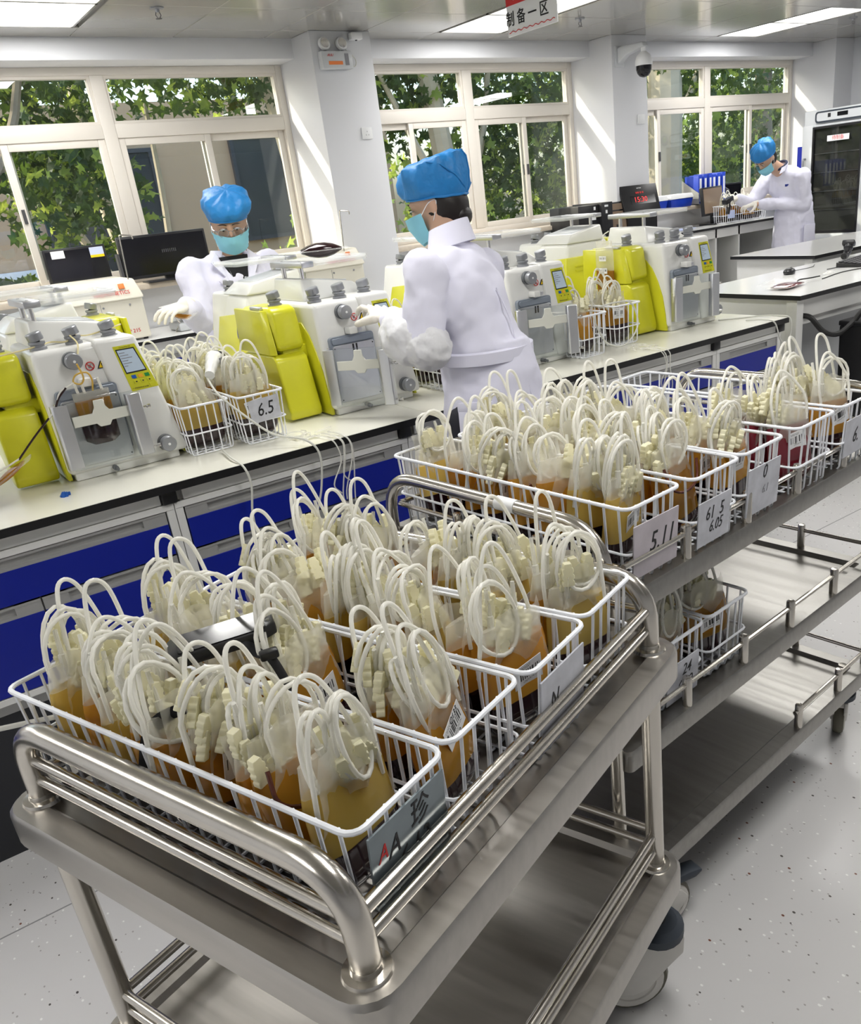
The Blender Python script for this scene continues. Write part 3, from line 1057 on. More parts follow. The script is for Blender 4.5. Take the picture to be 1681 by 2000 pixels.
# ================================================================ TROLLEYS
def caster(parent, x, y, ang, brake=True, s=1.0):
    """twin-flange hospital caster; stem at (x,y), wheel trails in direction ang"""
    c = bpy.data.objects.new('caster', None)
    COL.objects.link(c)
    c.parent = parent
    c.location = (x, y, 0)
    c.rotation_euler = (0, 0, ang)
    c.scale = (s, s, s)
    MB().cyl((0, 0, 0.155), (0, 0, 0.24), 0.011, n=12).build('stem', 'steel', c)
    MB().lathe([(0.034, 0.138), (0.040, 0.142), (0.040, 0.156), (0.030, 0.164), (0.012, 0.165)], 20).build('bearing_cap', 'rubber_navy', c)
    # fork: two side cheeks and a crown
    for sd in (-1, 1):
        y0 = 0.017 * sd
        poly = [(-0.036, 0.140), (0.036, 0.140), (0.040, 0.108), (0.072, 0.090), (0.088, 0.066), (0.072, 0.044), (0.045, 0.038), (0.022, 0.046), (-0.008, 0.082), (-0.034, 0.108)]
        MB().prism(poly, 'y', y0 - 0.005, y0 + 0.005).build('fork_cheek', 'caster_white', c, bevel=0.003)
    MB().box(-0.030, -0.02, 0.118, 0.032, 0.02, 0.142).build('fork_crown', 'caster_white', c, bevel=0.006)
    Mx = Matrix.Translation((0.045, 0, 0.058)) @ Matrix.Rotation(R(90), 4, 'X')
    w = MB().lathe([(0.030, -0.012), (0.054, -0.014), (0.058, -0.008), (0.058, 0.008), (0.054, 0.014), (0.030, 0.012)], 28, Mx).build('wheel', 'tyre', c)
    for sd in (-1, 1):
        MB().lathe([(0.050, 0.012), (0.048, 0.017), (0.036, 0.018), (0.035, 0.016), (0.014, 0.017)], 28, Mx @ Matrix.Rotation(0 if sd > 0 else PI, 4, 'X')).build('wheel_disc', 'caster_white', c)
        MB().lathe([(0.013, 0.015), (0.012, 0.020), (0.004, 0.021)], 16, Mx @ Matrix.Rotation(0 if sd > 0 else PI, 4, 'X')).build('hub_cap', 'rubber_navy', c)
    if brake:
        MB().prism([(0.03, 0.112), (0.115, 0.098), (0.135, 0.106), (0.132, 0.114), (0.10, 0.122), (0.03, 0.130)] if brake != 'down' else [(0.035, 0.118), (0.085, 0.098), (0.112, 0.060), (0.118, 0.066), (0.095, 0.108), (0.04, 0.130)], 'y', -0.018, 0.018).build('brake_pedal', 'rubber_navy', c, bevel=0.005)
    return c


def tray(parent, x0, x1, y0, y1, z, lip, m, rc=0.045):
    """folded sheet tray with rounded corners, a raised border and a turned-down lip"""
    o = rrect(x0, y0, x1, y1, rc)
    i = rrect(x0 + 0.036, y0 + 0.036, x1 - 0.036, y1 - 0.036, rc * 0.6)
    i2 = rrect(x0 + 0.044, y0 + 0.044, x1 - 0.044, y1 - 0.044, rc * 0.6)
    o2 = rrect(x0 + 0.004, y0 + 0.004, x1 - 0.004, y1 - 0.004, rc)
    rings = [[(p[0], p[1], z - lip) for p in o2], [(p[0], p[1], z - lip) for p in o], [(p[0], p[1], z - 0.006) for p in o], [(p[0], p[1], z) for p in o2],
             [(p[0], p[1], z) for p in i], [(p[0], p[1], z - 0.010) for p in i2]]
    mb = MB()
    n = len(o)
    vs = [p for r_ in rings for p in r_]
    fs = [(k * n + j, k * n + (j + 1) % n, (k + 1) * n + (j + 1) % n, (k + 1) * n + j) for k in range(len(rings) - 1) for j in range(n)]
    fs.append(tuple((len(rings) - 1) * n + j for j in range(n)))
    mb.add(vs, fs)
    return mb.build('tray', m, parent, angle=40)


# --- front trolley (two tiers, tube handles at both ends, double side rails)
T1 = thing('steel_trolley', 'stainless steel trolley in front with rounded tube handle and blood bag baskets', 'trolley', (0.209, 0.604, 0), R(19.8))
L1, W1, Z1 = 0.697, 0.592, 0.800
tray(T1, -0.045, L1 + 0.045, -0.045, W1 + 0.045, Z1, 0.050, 'steel_brushed')
tray(T1, -0.045, L1 + 0.045, -0.045, W1 + 0.045, 0.345, 0.050, 'steel_brushed')
for x in (0, L1):
    MB().tube(bend([(x, 0, Z1 - 0.04), (x, 0, Z1 + 0.122), (x, W1, Z1 + 0.122), (x, W1, Z1 - 0.04)], 0.10, 10), 0.0165, 18).build('handle_tube', 'steel', T1)
    for zz in (0.045, 0.078):
        MB().cyl((x, 0.008, Z1 + zz - 0.01), (x, W1 - 0.008, Z1 + zz - 0.01), 0.0075, n=12).build('end_rail', 'steel', T1)
        MB().cyl((x, 0.008, 0.345 + zz), (x, W1 - 0.008, 0.345 + zz), 0.0075, n=12).build('end_rail', 'steel', T1)
    for y in (0, W1):
        MB().cyl((x, y, 0.19), (x, y, Z1 - 0.012), 0.0165, n=18).build('leg', 'steel', T1)
        for zz in (Z1, 0.345):
            MB().lathe([(0.028, -0.001), (0.026, 0.004), (0.018, 0.005), (0.017, 0.012)], 20, Matrix.Translation((x, y, zz))).build('collar', 'steel', T1)
for y in (0.0, W1):
    for zz in (0.038, 0.072):
        MB().cyl((0.008, y, Z1 + zz), (L1 - 0.008, y, Z1 + zz), 0.0082, n=12).build('side_rail', 'steel', T1)
        MB().cyl((0.008, y, 0.345 + zz), (L1 - 0.008, y, 0.345 + zz), 0.0082, n=12).build('side_rail', 'steel', T1)
caster(T1, 0, 0, R(200), True, 1.26)
caster(T1, L1, 0, R(132), 'down', 1.26)
caster(T1, 0, W1, R(120), False, 1.26)
caster(T1, L1, W1, R(160), False, 1.26)

# --- second trolley (three tiers, low rails on short posts)
A2 = R(6.5)
T2 = thing('steel_trolley', 'long three-tier steel trolley with low post rails behind the front trolley', 'trolley', (0.885, 0.915, 0), A2)
L2, W2 = 1.03, 0.64
TZ = (0.855, 0.535, 0.225)
for k, z in enumerate(TZ):
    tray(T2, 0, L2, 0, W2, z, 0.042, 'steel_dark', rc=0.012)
    posts = ([0.20, 0.405, 0.60, 0.805] if k < 2 else [0.665, 0.87])
    zr = 0.052
    for y in (0.014, W2 - 0.014):
        for x in posts:
            MB().lathe([(0.010, 0), (0.010, zr + 0.012), (0.008, zr + 0.016), (0.002, zr + 0.017)], 14, Matrix.Translation((x, y, z - 0.004))).build('rail_post', 'steel', T2)
        if k < 2:
            MB().cyl((0.02, y, z + zr - 0.004), (L2 - 0.02, y, z + zr - 0.004), 0.0055, n=10).build('side_rail', 'steel', T2)
        else:
            MB().cyl((0.645, y, z + zr - 0.004), (L2 - 0.02, y, z + zr - 0.004), 0.0055, n=10).build('side_rail', 'steel', T2)
    for x in (0.014, L2 - 0.014):
        for y in (0.21, 0.43):
            MB().lathe([(0.010, 0), (0.010, zr + 0.012), (0.008, zr + 0.016), (0.002, zr + 0.017)], 14, Matrix.Translation((x, y, z - 0.004))).build('rail_post', 'steel', T2)
        MB().cyl((x, 0.02, z + zr - 0.004), (x, W2 - 0.02, z + zr - 0.004), 0.0055, n=10).build('end_rail', 'steel', T2)
for x, sx in ((0.0, -1), (L2, 1)):
    xo = x + sx * 0.012
    MB().tube(bend([(xo, 0.022, 0.20), (xo, 0.022, TZ[0] + 0.125), (xo, W2 - 0.022, TZ[0] + 0.125), (xo, W2 - 0.022, 0.20)], 0.10, 10), 0.0125, 16).build('end_frame', 'steel', T2)
MB().lathe([(0.0135, 0), (0.0135, 0.05)], 14, Matrix.Translation((-0.012, 0.225, TZ[0] + 0.125)) @ Matrix.Rotation(R(-90), 4, 'X')).build('tape', 'paper', T2)
for x, y, a in ((0.09, 0.035, R(-12)), (L2 - 0.06, 0.05, R(25)), (0.10, W2 - 0.05, R(120)), (L2 - 0.06, W2 - 0.05, R(60))):
    caster(T2, x, y, a, True)

# ================================================================ WIRE BASKETS
BW, BL, BH, BT = 0.150, 0.640, 0.155, 0.010      # rim width, rim length, height, taper


def make_basket():
    t = thing('wire_basket', 'x', 'basket')
    r = rrect(0, 0, BW, BL, 0.018, 4)
    MB().tube([(x, y, BH) for x, y in r], 0.0036, 8, closed=True).build('rim', 'wire_white', t)
    q = BT * 0.55
    r2 = rrect(q - 0.003, q - 0.003, BW - q + 0.003, BL - q + 0.003, 0.016, 3)
    MB().tube([(x, y, BH * 0.46) for x, y in r2], 0.0026, 6, closed=True).build('middle_wire', 'wire_white', t)
    b = BT
    n = 20
    base = None
    for k in range(n):
        yt = 0.020 + (BL - 0.04) * k / (n - 1)
        yb = b + 0.012 + (BL - 2 * b - 0.024) * k / (n - 1)
        pts = bend([(0.001, yt, BH + 0.003), (b, yb, 0.004), (BW - b, yb, 0.004), (BW - 0.001, yt, BH + 0.003)], 0.008, 2)
        if k in (0, 1, n - 1) or base is None:
            MB().tube(pts, 0.0023, 6).build('wire', 'wire_white', t)
            if k == 1:
                base = t.children[-1]
        else:
            # alike wires share one mesh: the fan-out towards the ends is a small shift
            c = base.copy()
            COL.objects.link(c)
            c.parent = t
            c.location = (0, yt - (0.020 + (BL - 0.04) / (n - 1)), 0)
    for k in range(5):
        xt = 0.024 + (BW - 0.048) * k / 4
        xb = b + 0.012 + (BW - 2 * b - 0.024) * k / 4
        pts = bend([(xt, 0.001, BH + 0.003), (xb, b, 0.0075), (xb, BL - b, 0.0075), (xt, BL - 0.001, BH + 0.003)], 0.008, 2)
        MB().tube(pts, 0.0023, 6).build('wire', 'wire_white', t)
    return t


BASKET0 = make_basket()
BASKET_USED = [False]


def basket(label, loc, rz, group, sc=(1, 1, 1)):
    if not BASKET_USED[0]:
        o = BASKET0
        BASKET_USED[0] = True
    else:
        o = copy_tree(BASKET0)
    o.location = loc
    o.rotation_euler = (0, 0, rz)
    o.scale = sc
    return tag(o, label, 'basket', group)


PLATES = []


def plate(*a, **k):
    PLATES.append((a, k))


def plate_now(bk, m, lines, w=0.118, h=0.085, z0=0.035, x0=None, ink='ink_black', tilt=0.0):
    """number plate hooked on the near short end of a basket, with hand-written marks"""
    x0 = (BW - w) / 2 if x0 is None else x0
    a = math.atan2(BT, BH)
    p = MB().box(-w / 2, -0.0012, 0, w / 2, 0.0012, h).build('number_plate', m, bk, loc=(x0 + w / 2, -0.001 + BT * (1 - z0 / BH) - 0.0035, z0), rot=(a, tilt, 0))
    for k, (body, s, px, pz, sh, col) in enumerate(lines):
        text('handwriting', body, s, col, p, (px * w, -0.0016, pz * h), (R(90), 0, 0), ext=0.0002, sx=0.8, shear=sh, offset=0.0001 * (s / 0.04))
    return p


# ================================================================ BLOOD BAGS
def srect(z, w, t, n=20, e=0.55, cx=0.0, cy=0.0):
    out = []
    for j in range(n):
        a = 2 * PI * j / n
        c, s = math.cos(a), math.sin(a)
        out.append((cx + w * math.copysign(abs(c) ** e, c), cy + t * math.copysign(abs(s) ** 0.9, s), z))
    return out


def clamp_mesh(mb, c, s, rot):
    """ivory ribbed tube clamp"""
    right = [(0.40, -0.5), (0.5, -0.46), (0.5, -0.30), (0.41, -0.27), (0.41, -0.20), (0.5, -0.17), (0.5, -0.02), (0.40, 0.01), (0.40, 0.09), (0.46, 0.12), (0.46, 0.26), (0.34, 0.30), (0.34, 0.40), (0.28, 0.5)]
    prof = right + [(-x, z) for x, z in reversed(right)]
    E_ = Euler(rot).to_matrix()
    n = len(prof)
    vs = []
    for sy in (-0.5, 0.5):
        for (x, z) in prof:
            vs.append(Vector(c) + E_ @ Vector((x * s[0], sy * s[1], z * s[2])))
    fs = [tuple(range(n)), tuple(range(2 * n - 1, n - 1, -1))] + [(i, (i + 1) % n, n + (i + 1) % n, n + i) for i in range(n)]
    mb.add(vs, fs)
    return mb


CLAMP_ME = clamp_mesh(MB(), (0, 0, 0), (0.0185, 0.0105, 0.036), (0, 0, 0)).build('clamp', 'clamp_ivory', None, smooth=True, bevel=0.0006, seg=1)
CLAMP_ME_DATA = CLAMP_ME.data
bpy.data.objects.remove(CLAMP_ME)


def make_bag(seed, style='plasma', coils=2, lab=True):
    rnd = random.Random(seed)
    t = thing('blood_bag', 'x', 'blood bag')
    w0, th = rnd.uniform(0.056, 0.062), rnd.uniform(0.019, 0.024)
    zr = rnd.uniform(0.040, 0.066)
    zp = rnd.uniform(0.118, 0.142)
    zt = zp + rnd.uniform(0.030, 0.042)

    def ring(z):
        u = z / zt
        w = w0 * min(1.0, (0.55 + 0.45 * min(1, u / 0.16) ** 0.5)) * (1 - 0.16 * max(0, u - 0.72) / 0.28)
        tk = th * min(1.0, (u / 0.14) ** 0.6 if u > 0 else 0.05) * (1 - 0.80 * max(0, u - 0.35) ** 1.3 / 0.65 ** 1.3) + 0.0012
        return srect(z, w, tk)
    lower, upper = ('red_cells', 'plasma' if rnd.random() < 0.62 else 'plasma_pale')
    if style == 'red':
        lower, upper = 'blood_red', 'blood_red'
    MB().loft([ring(zr * k / 5 + 0.0005) for k in range(6)]).build('red_cell_layer', lower, t, angle=60)
    MB().loft([ring(zr + (zp - zr) * k / 5) for k in range(6)]).build('plasma_layer', upper, t, angle=60)
    MB().loft([ring(zp + (zt - zp) * k / 4) for k in range(5)]).build('pouch_top', 'film', t, angle=60)
    # printed label
    if lab:
        MB().obox((0, 0, 0), (0.054, 0.0006, 0.040)).build('label', 'barcode_label', t, loc=(rnd.uniform(-0.010, 0.014), -th - 0.0012, rnd.uniform(0.088, 0.108)), rot=(0.14, rnd.uniform(-0.35, 0.2), 0))
    # empty satellite bag folded over the top
    for q in range(2):
        rows = []
        ph = rnd.uniform(0, 6)
        y0 = (-1 if q else 1) * rnd.uniform(0.010, 0.020)
        sw = rnd.uniform(0.046, 0.058)
        for i in range(7):
            z = 0.075 + 0.105 * i / 6 + (0.012 if q else 0)
            rows.append([(sw * (j - 3) / 3 * (1 - 0.05 * i), y0 + 0.007 * math.sin(j * 1.6 + ph + i * 0.5) * math.cos(i * 0.9 + ph) - (z - 0.10) * 0.10 * (1 if q else -1), z + 0.006 * math.sin(j * 1.1 + ph)) for j in range(7)])
        MB().sheet(rows).build('satellite_bag', 'film', t, angle=80)
    # coiled tubing
    for q in range(coils):
        side = -1 if q % 2 else 1
        cx = rnd.uniform(-0.030, 0.030)
        turns = rnd.choice((0.5, 1.45, 1.5, 2.45))
        rx, rz = rnd.uniform(0.024, 0.042), rnd.uniform(0.036, 0.060)
        cz = rnd.uniform(0.172, 0.188)
        cy = rnd.uniform(-0.016, 0.016)
        ry = rnd.uniform(-0.35, 0.35)
        tilt = rnd.uniform(-0.40, 0.40)
        n = int(turns * 20)
        pts = [(cx - side * rx * 1.0, cy, 0.110)]
        for i in range(n + 1):
            a = -PI / 2 * side * 0 + (PI + 2 * PI * turns * i / n * -1) * 1.0
            g = 1 - 0.10 * math.sin(i * 0.7 + seed)
            x, z = math.cos(a) * rx * g * side, math.sin(a) * rz * g
            y = (i / n - 0.5) * 0.008 * turns
            pts.append((cx + x * math.cos(ry) - y * math.sin(ry), cy + x * math.sin(ry) + y + z * math.sin(tilt) * 0.6, cz + z))
        pts.append((pts[-1][0], pts[-1][1] + 0.004, 0.120))
        MB().tube(pts, 0.0031, 7).build('tube', 'tube_milk', t, angle=80)
    # a single long loop
    for _q in range(rnd.choice((0, 1, 1, 2))):
        x0, x1 = rnd.uniform(-0.05, -0.01), rnd.uniform(0.01, 0.05)
        top = rnd.uniform(0.232, 0.280)
        y = rnd.uniform(-0.02, 0.02)
        MB().tube(arc_pts([(x0, y, 0.12), (x0 - 0.004, y, 0.185), ((x0 + x1) / 2 - 0.012, y + 0.012, top), ((x0 + x1) / 2 + 0.018, y + 0.012, top - 0.006), (x1 + 0.005, y, 0.18), (x1, y - 0.005, 0.13)], 8), 0.0031, 7).build('tube', 'tube_milk', t, angle=80)
    if rnd.random() < 0.35:
        y = -th * 0.9
        MB().tube(arc_pts([(-0.05, y, 0.15), (-0.055, y - 0.012, 0.115), (-0.02, y - 0.016, 0.095), (0.03, y - 0.014, 0.10), (0.055, y - 0.006, 0.135)], 5), 0.0028, 7).build('blood_tube', 'blood_tube', t, angle=80)
    # clamps in a ladder-like bunch
    nc = rnd.choice((8, 9, 10))
    ctilt = (rnd.uniform(-0.3, 0.3), rnd.uniform(-0.3, 0.3), rnd.uniform(-0.6, 0.6))
    bx, by = rnd.uniform(-0.03, 0.03), rnd.uniform(-0.012, 0.012)
    for k in range(nc):
        c = bpy.data.objects.new('clamp', CLAMP_ME_DATA)
        COL.objects.link(c)
        c.parent = t
        col_, row_ = k % 3, k // 3
        c.location = (bx + (col_ - 1) * 0.0215 + rnd.uniform(-0.004, 0.004), by + (row_ - 1) * 0.011 + rnd.uniform(-0.006, 0.006), 0.146 + row_ * 0.018 + rnd.uniform(-0.008, 0.008))
        c.rotation_euler = (ctilt[0] + rnd.uniform(-0.15, 0.15), ctilt[1] + rnd.uniform(-0.22, 0.22), ctilt[2] + rnd.uniform(-0.3, 0.3))
    # spike port
    for k in range(2):
        x = rnd.uniform(-0.04, 0.04)
        p0 = Vector((x, rnd.uniform(-0.008, 0.008), zp + 0.015))
        p1 = p0 + Vector((rnd.uniform(-0.018, 0.018), rnd.uniform(-0.018, 0.018), rnd.uniform(0.055, 0.075)))
        MB().tube([p0, p0 + (p1 - p0) * 0.45, p0 + (p1 - p0) * 0.47, p1], [0.0055, 0.0055, 0.0038, 0.0030], 8).build('port', 'tube_clear', t)
    return t


BAGS = [make_bag(100 + k, coils=2 if k % 3 else 1, lab=(k in (0, 2, 3, 5, 7))) for k in range(9)]
RED = [make_bag(300 + k, 'red', coils=1) for k in range(2)]
for b_ in BAGS + RED:
    b_['unused'] = True


def bag(src, label, parent_frame, loc, rot, group):
    if src.get('unused'):
        o = src
        del o['unused']
    else:
        o = copy_tree(src)
    M_ = parent_frame @ Matrix.Translation(loc) @ Euler(rot).to_matrix().to_4x4()
    o.matrix_basis = M_
    return tag(o, label, 'blood bag', group)


ORD = ['first', 'second', 'third', 'fourth', 'fifth', 'sixth', 'seventh', 'eighth', 'ninth', 'tenth']


def fill(bk, n, label, group, seed, ys=None, pool=None, tilt=(-0.40, 0.12), z=0.011):
    rnd = random.Random(seed)
    F = Matrix.LocRotScale(bk.location, bk.rotation_euler, (1, 1, 1))
    out = []
    pool = pool or BAGS
    y0, y1 = 0.045, BL * bk.scale[1] - 0.045
    for k in range(n):
        y = ys[k] if ys else y0 + (y1 - y0) * (k + 0.5) / n + rnd.uniform(-0.006, 0.006)
        src = pool[(k * 5 + seed) % len(pool)]
        flip = PI if rnd.random() < 0.35 and not any(c.name.startswith('label') for c in src.children) else 0
        out.append(bag(pool[(k * 5 + seed) % len(pool)], ORD[k] + ' ' + label, F, (BW * bk.scale[0] / 2 + rnd.uniform(-0.004, 0.004), y, z),
                       (rnd.uniform(*tilt) * (-1 if flip else 1) * 0.5, rnd.uniform(-0.06, 0.06), flip + rnd.uniform(-0.28, 0.28)), group))
    return out


def frame_of(t, x, y, z):
    return t.matrix_basis @ Vector((x, y, z))


bpy.context.view_layer.update()
T1M = Matrix.Translation((0.209, 0.604, 0)) @ Matrix.Rotation(R(19.8), 4, 'Z')
T2M = Matrix.Translation((0.885, 0.915, 0)) @ Matrix.Rotation(A2, 4, 'Z')
T1B = []
for k, (u, v, lab) in enumerate(((0.026, 0.010, 'white wire basket with the dark number plate, nearest on the front trolley'),
                                 (0.188, 0.012, 'white wire basket without plate, second from the front of the front trolley'),
                                 (0.350, 0.004, 'white wire basket with the pale plate, third on the front trolley'),
                                 (0.512, 0.010, 'white wire basket without plate, furthest on the front trolley'))):
    T1B.append(basket(lab, T1M @ Vector((u, v, Z1 - 0.010)), R(19.8), 'white wire baskets on the front trolley'))
BLAB = 'plasma bag from the near end in the '
B1F = fill(T1B[0], 9, BLAB + 'nearest front trolley basket', 'bags in the first front trolley basket', 1)
B2F = fill(T1B[1], 7, BLAB + 'second front trolley basket', 'bags in the second front trolley basket', 2, ys=[0.06, 0.125, 0.29, 0.35, 0.42, 0.50, 0.57])
fill(T1B[2], 9, BLAB + 'third front trolley basket', 'bags in the third front trolley basket', 3)
fill(T1B[3], 8, BLAB + 'last front trolley basket', 'bags in the fourth front trolley basket', 4, ys=[0.05, 0.10, 0.155, 0.27, 0.33, 0.46, 0.52, 0.585])
plate(T1B[0], 'plate_dark', [('A', 0.036, -0.22, 0.62, 0.3, 'ink_black'), ('A', 0.028, -0.36, 0.66, 0.3, 'ink_red'), ('珍', 0.040, 0.14, 0.74, 0.1, 'ink_black'), ('6.13', 0.038, 0.02, 0.34, 0.3, 'ink_black')], w=0.124, h=0.095, z0=0.048)
plate(T1B[2], 'plate_grey', [('N.', 0.034, -0.2, 0.62, 0.3, 'ink_black')], w=0.116, h=0.112, z0=0.022)

T2B = []
for k, (u, v, lab) in enumerate(((0.034, 0.012, 'white wire basket marked 5.11, nearest on the second trolley'),
                                 (0.212, 0.004, 'white wire basket marked 6.05, second on the second trolley'),
                                 (0.376, 0.006, 'white wire basket with the smudged plate marked 0, third on the second trolley'),
                                 (0.574, 0.002, 'half empty white wire basket with dark red bags on the second trolley'),
                                 (0.764, 0.002, 'half empty white wire basket at the far end of the second trolley'))):
    T2B.append(basket(lab, T2M @ Vector((u, v, TZ[0] - 0.010)), A2, 'white wire baskets on the second trolley', (1.06 if k == 3 else 1, 1, 1)))
fill(T2B[0], 8, BLAB + 'second trolley basket with the purple plate', 'bags in the first second trolley basket', 5)
fill(T2B[1], 8, BLAB + 'second trolley basket with the two-line plate', 'bags in the second basket of the second trolley', 6)
fill(T2B[2], 7, BLAB + 'second trolley basket with the smudged plate', 'bags in the third basket of the second trolley', 7, ys=[0.07, 0.14, 0.21, 0.29, 0.36, 0.44, 0.52])
fill(T2B[3], 3, 'dark red bag from the near end of the half empty wire basket', 'dark red bags on the second trolley', 8, ys=[0.055, 0.115, 0.18], pool=RED)
fill(T2B[4], 3, BLAB + 'last basket of the second trolley', 'bags in the last basket of the second trolley', 9, ys=[0.055, 0.12, 0.19])
plate(T2B[0], 'plate_purple', [('5.11', 0.052, 0.12, 0.55, 0.25, 'ink_black'), ('~nw', 0.020, -0.16, 0.38, 0.2, 'ink_grey')], w=0.126, h=0.100, z0=0.022)
plate(T2B[1], 'plate_grey', [('61  5', 0.036, 0.0, 0.68, 0.2, 'ink_black'), ('6.05', 0.032, 0.05, 0.36, 0.3, 'ink_black')], w=0.104, h=0.088, z0=0.018, x0=0.012)
plate(T2B[2], 'plate_grey', [('0', 0.040, 0.0, 0.82, 0.2, 'ink_black'), ('6.1', 0.024, 0.05, 0.45, 0.3, 'ink_grey')], w=0.118, h=0.098, z0=0.022)
plate(T2B[4], 'plate_grey', [('6.', 0.050, -0.05, 0.5, 0.25, 'ink_black')], w=0.110, h=0.085, z0=0.035)

MIDB = []
for k, (u, lab) in enumerate(((0.135, 'white wire basket marked 6.12 on the middle shelf of the second trolley'), (0.300, 'white wire basket without plate on the middle shelf of the second trolley'))):
    MIDB.append(basket(lab, T2M @ Vector((u, 0.03, TZ[1] - 0.010)), A2, 'white wire baskets on the middle shelf'))
fill(MIDB[0], 4, BLAB + 'middle shelf basket with a plate', 'bags in the marked middle shelf basket', 11, ys=[0.06, 0.13, 0.30, 0.45])
fill(MIDB[1], 4, BLAB + 'plain middle shelf basket', 'bags in the plain middle shelf basket', 12, ys=[0.06, 0.13, 0.30, 0.45])
plate(MIDB[0], 'plate_grey', [('24', 0.036, 0.1, 0.72, 0.25, 'ink_black'), ('6.12', 0.038, 0.06, 0.32, 0.25, 'ink_black')], w=0.104, h=0.088, z0=0.016)

BB = []
for (x, y, lab, n, sd, g) in ((0.652, 2.375, 'white wire basket on the island beside the first machine', 7, 13, 'bags in the basket beside the first machine'),
                              (0.806, 2.345, 'white wire basket marked 6.5 on the island worktop', 7, 14, 'bags in the basket marked 6.5'),
                              (2.110, 2.345, 'white wire basket on the island right of the third machine', 7, 15, 'bags in the basket right of the third machine'),
                              (2.345, 2.400, 'white wire basket on the island before the yellow side of the fourth machine', 3, 16, 'bags before the fourth machine'),
                              (1.520, 2.380, 'white wire basket on the island left of the centre technician', 5, 17, 'bags in the basket left of the technician'),
                              (0.020, 2.300, 'white wire basket cut by the left picture edge on the island', 3, 18, 'bags in the basket at the picture edge')):
    sc = (0.92, 0.86, 0.92) if sd not in (15, 16) else (0.92, 0.8, 1.0)
    b_ = basket(lab, (x, y, ZB + 0.0005), 0, 'white wire baskets on the island worktop', sc)
    BB.append(b_)
    ys = [0.06, 0.12, 0.18] if n == 3 else None
    fill(b_, n, BLAB + {13: 'island basket beside the first machine', 14: 'island basket with the number plate', 15: 'island basket right of the third machine', 16: 'island basket before the last machine', 17: 'island basket beside the technician', 18: 'island basket at the picture edge'}[sd], g, sd, ys=ys)
plate(BB[1], 'plate_grey', [('6.5', 0.058, 0.0, 0.5, 0.25, 'ink_black')], w=0.100, h=0.072, z0=0.070, x0=0.030, tilt=-0.06)

# basket the man is working in
fb = basket('white wire basket on the counter under the hands of the man', (7.47, 5.50, 1.0005), R(90), 'wire basket on the counter')
fill(fb, 6, BLAB + 'basket on the counter before the man', 'bags in the basket on the counter', 19)
for bags_, words in ((B1F, ('726',)), (B2F, ('Q133',))):
    wi = 0
    for o_ in bags_:
        lb_ = [c for c in o_.children if c.name.startswith('label')]
        if lb_ and wi < len(words):
            text('handwriting', words[wi], 0.013, 'ink_black', lb_[0], (0.006, -0.0006, 0.0145), (R(90), 0, 0), ext=0.0001, sx=0.85, shear=0.25)
            text('printed_type', 'A   O', 0.008, 'ink_black', lb_[0], (0.0, -0.0006, -0.0155), (R(90), 0, 0), ext=0.0001)
            wi += 1
for o_ in BAGS + RED:
    if o_.get('unused'):
        for c_ in list(o_.children):
            bpy.data.objects.remove(c_)
        bpy.data.objects.remove(o_)
for a_, k_ in PLATES:
    plate_now(*a_, **k_)
MB().box(-0.05, -0.001, 0, 0.05, 0.001, 0.07).build('number_plate', 'paper_blue', fb, loc=(-0.006, 0.55, 0.045), rot=(0, 0, R(-90)))

# ================================================================ BLOOD COMPONENT SEPARATORS (yellow and white machines)
def knob_top(parent, x, y, z):
    k = MB().lathe([(0.019, 0), (0.019, 0.006), (0.015, 0.008), (0.015, 0.011), (0.018, 0.013), (0.018, 0.018)], 20).build('sealing_head', 'knob_grey', parent, loc=(x, y, z))
    k.scale = (1.15, 1.15, 1.15)
    MB().lathe([(0.0165, 0), (0.0175, 0.003), (0.0175, 0.016), (0.016, 0.018), (0.004, 0.0185)], 20, Matrix.Translation((0.001, 0, 0.0205)) @ Matrix.Rotation(R(-13), 4, 'Y')).build('head_cap', 'knob_grey', k)
    MB().lathe([(0.008, 0.017), (0.008, 0.024)], 10).build('slot', 'black_plastic', k)
    return k


def knob_front(parent, x, y, z, r=0.021):
    Mx = Matrix.Rotation(R(90), 4, 'X')
    k = MB().lathe([(r * 1.02, 0), (r, 0.012), (r * 0.86, 0.013), (r * 0.86, 0.017)], 24, Mx).build('front_head', 'knob_dark', parent, loc=(x, y, z))
    MB().lathe([(r * 0.84, 0.017), (r * 0.95, 0.019), (r * 0.95, 0.034), (r * 0.86, 0.037), (r * 0.2, 0.0375)], 24, Mx).build('head_cap', 'knob_grey', k)
    MB().lathe([(r * 0.16, 0.037), (r * 0.16, 0.0385)], 12, Mx).build('head_mark', 'paper', k)
    return k


def lean(z):
    return 0.030 * z / 0.34


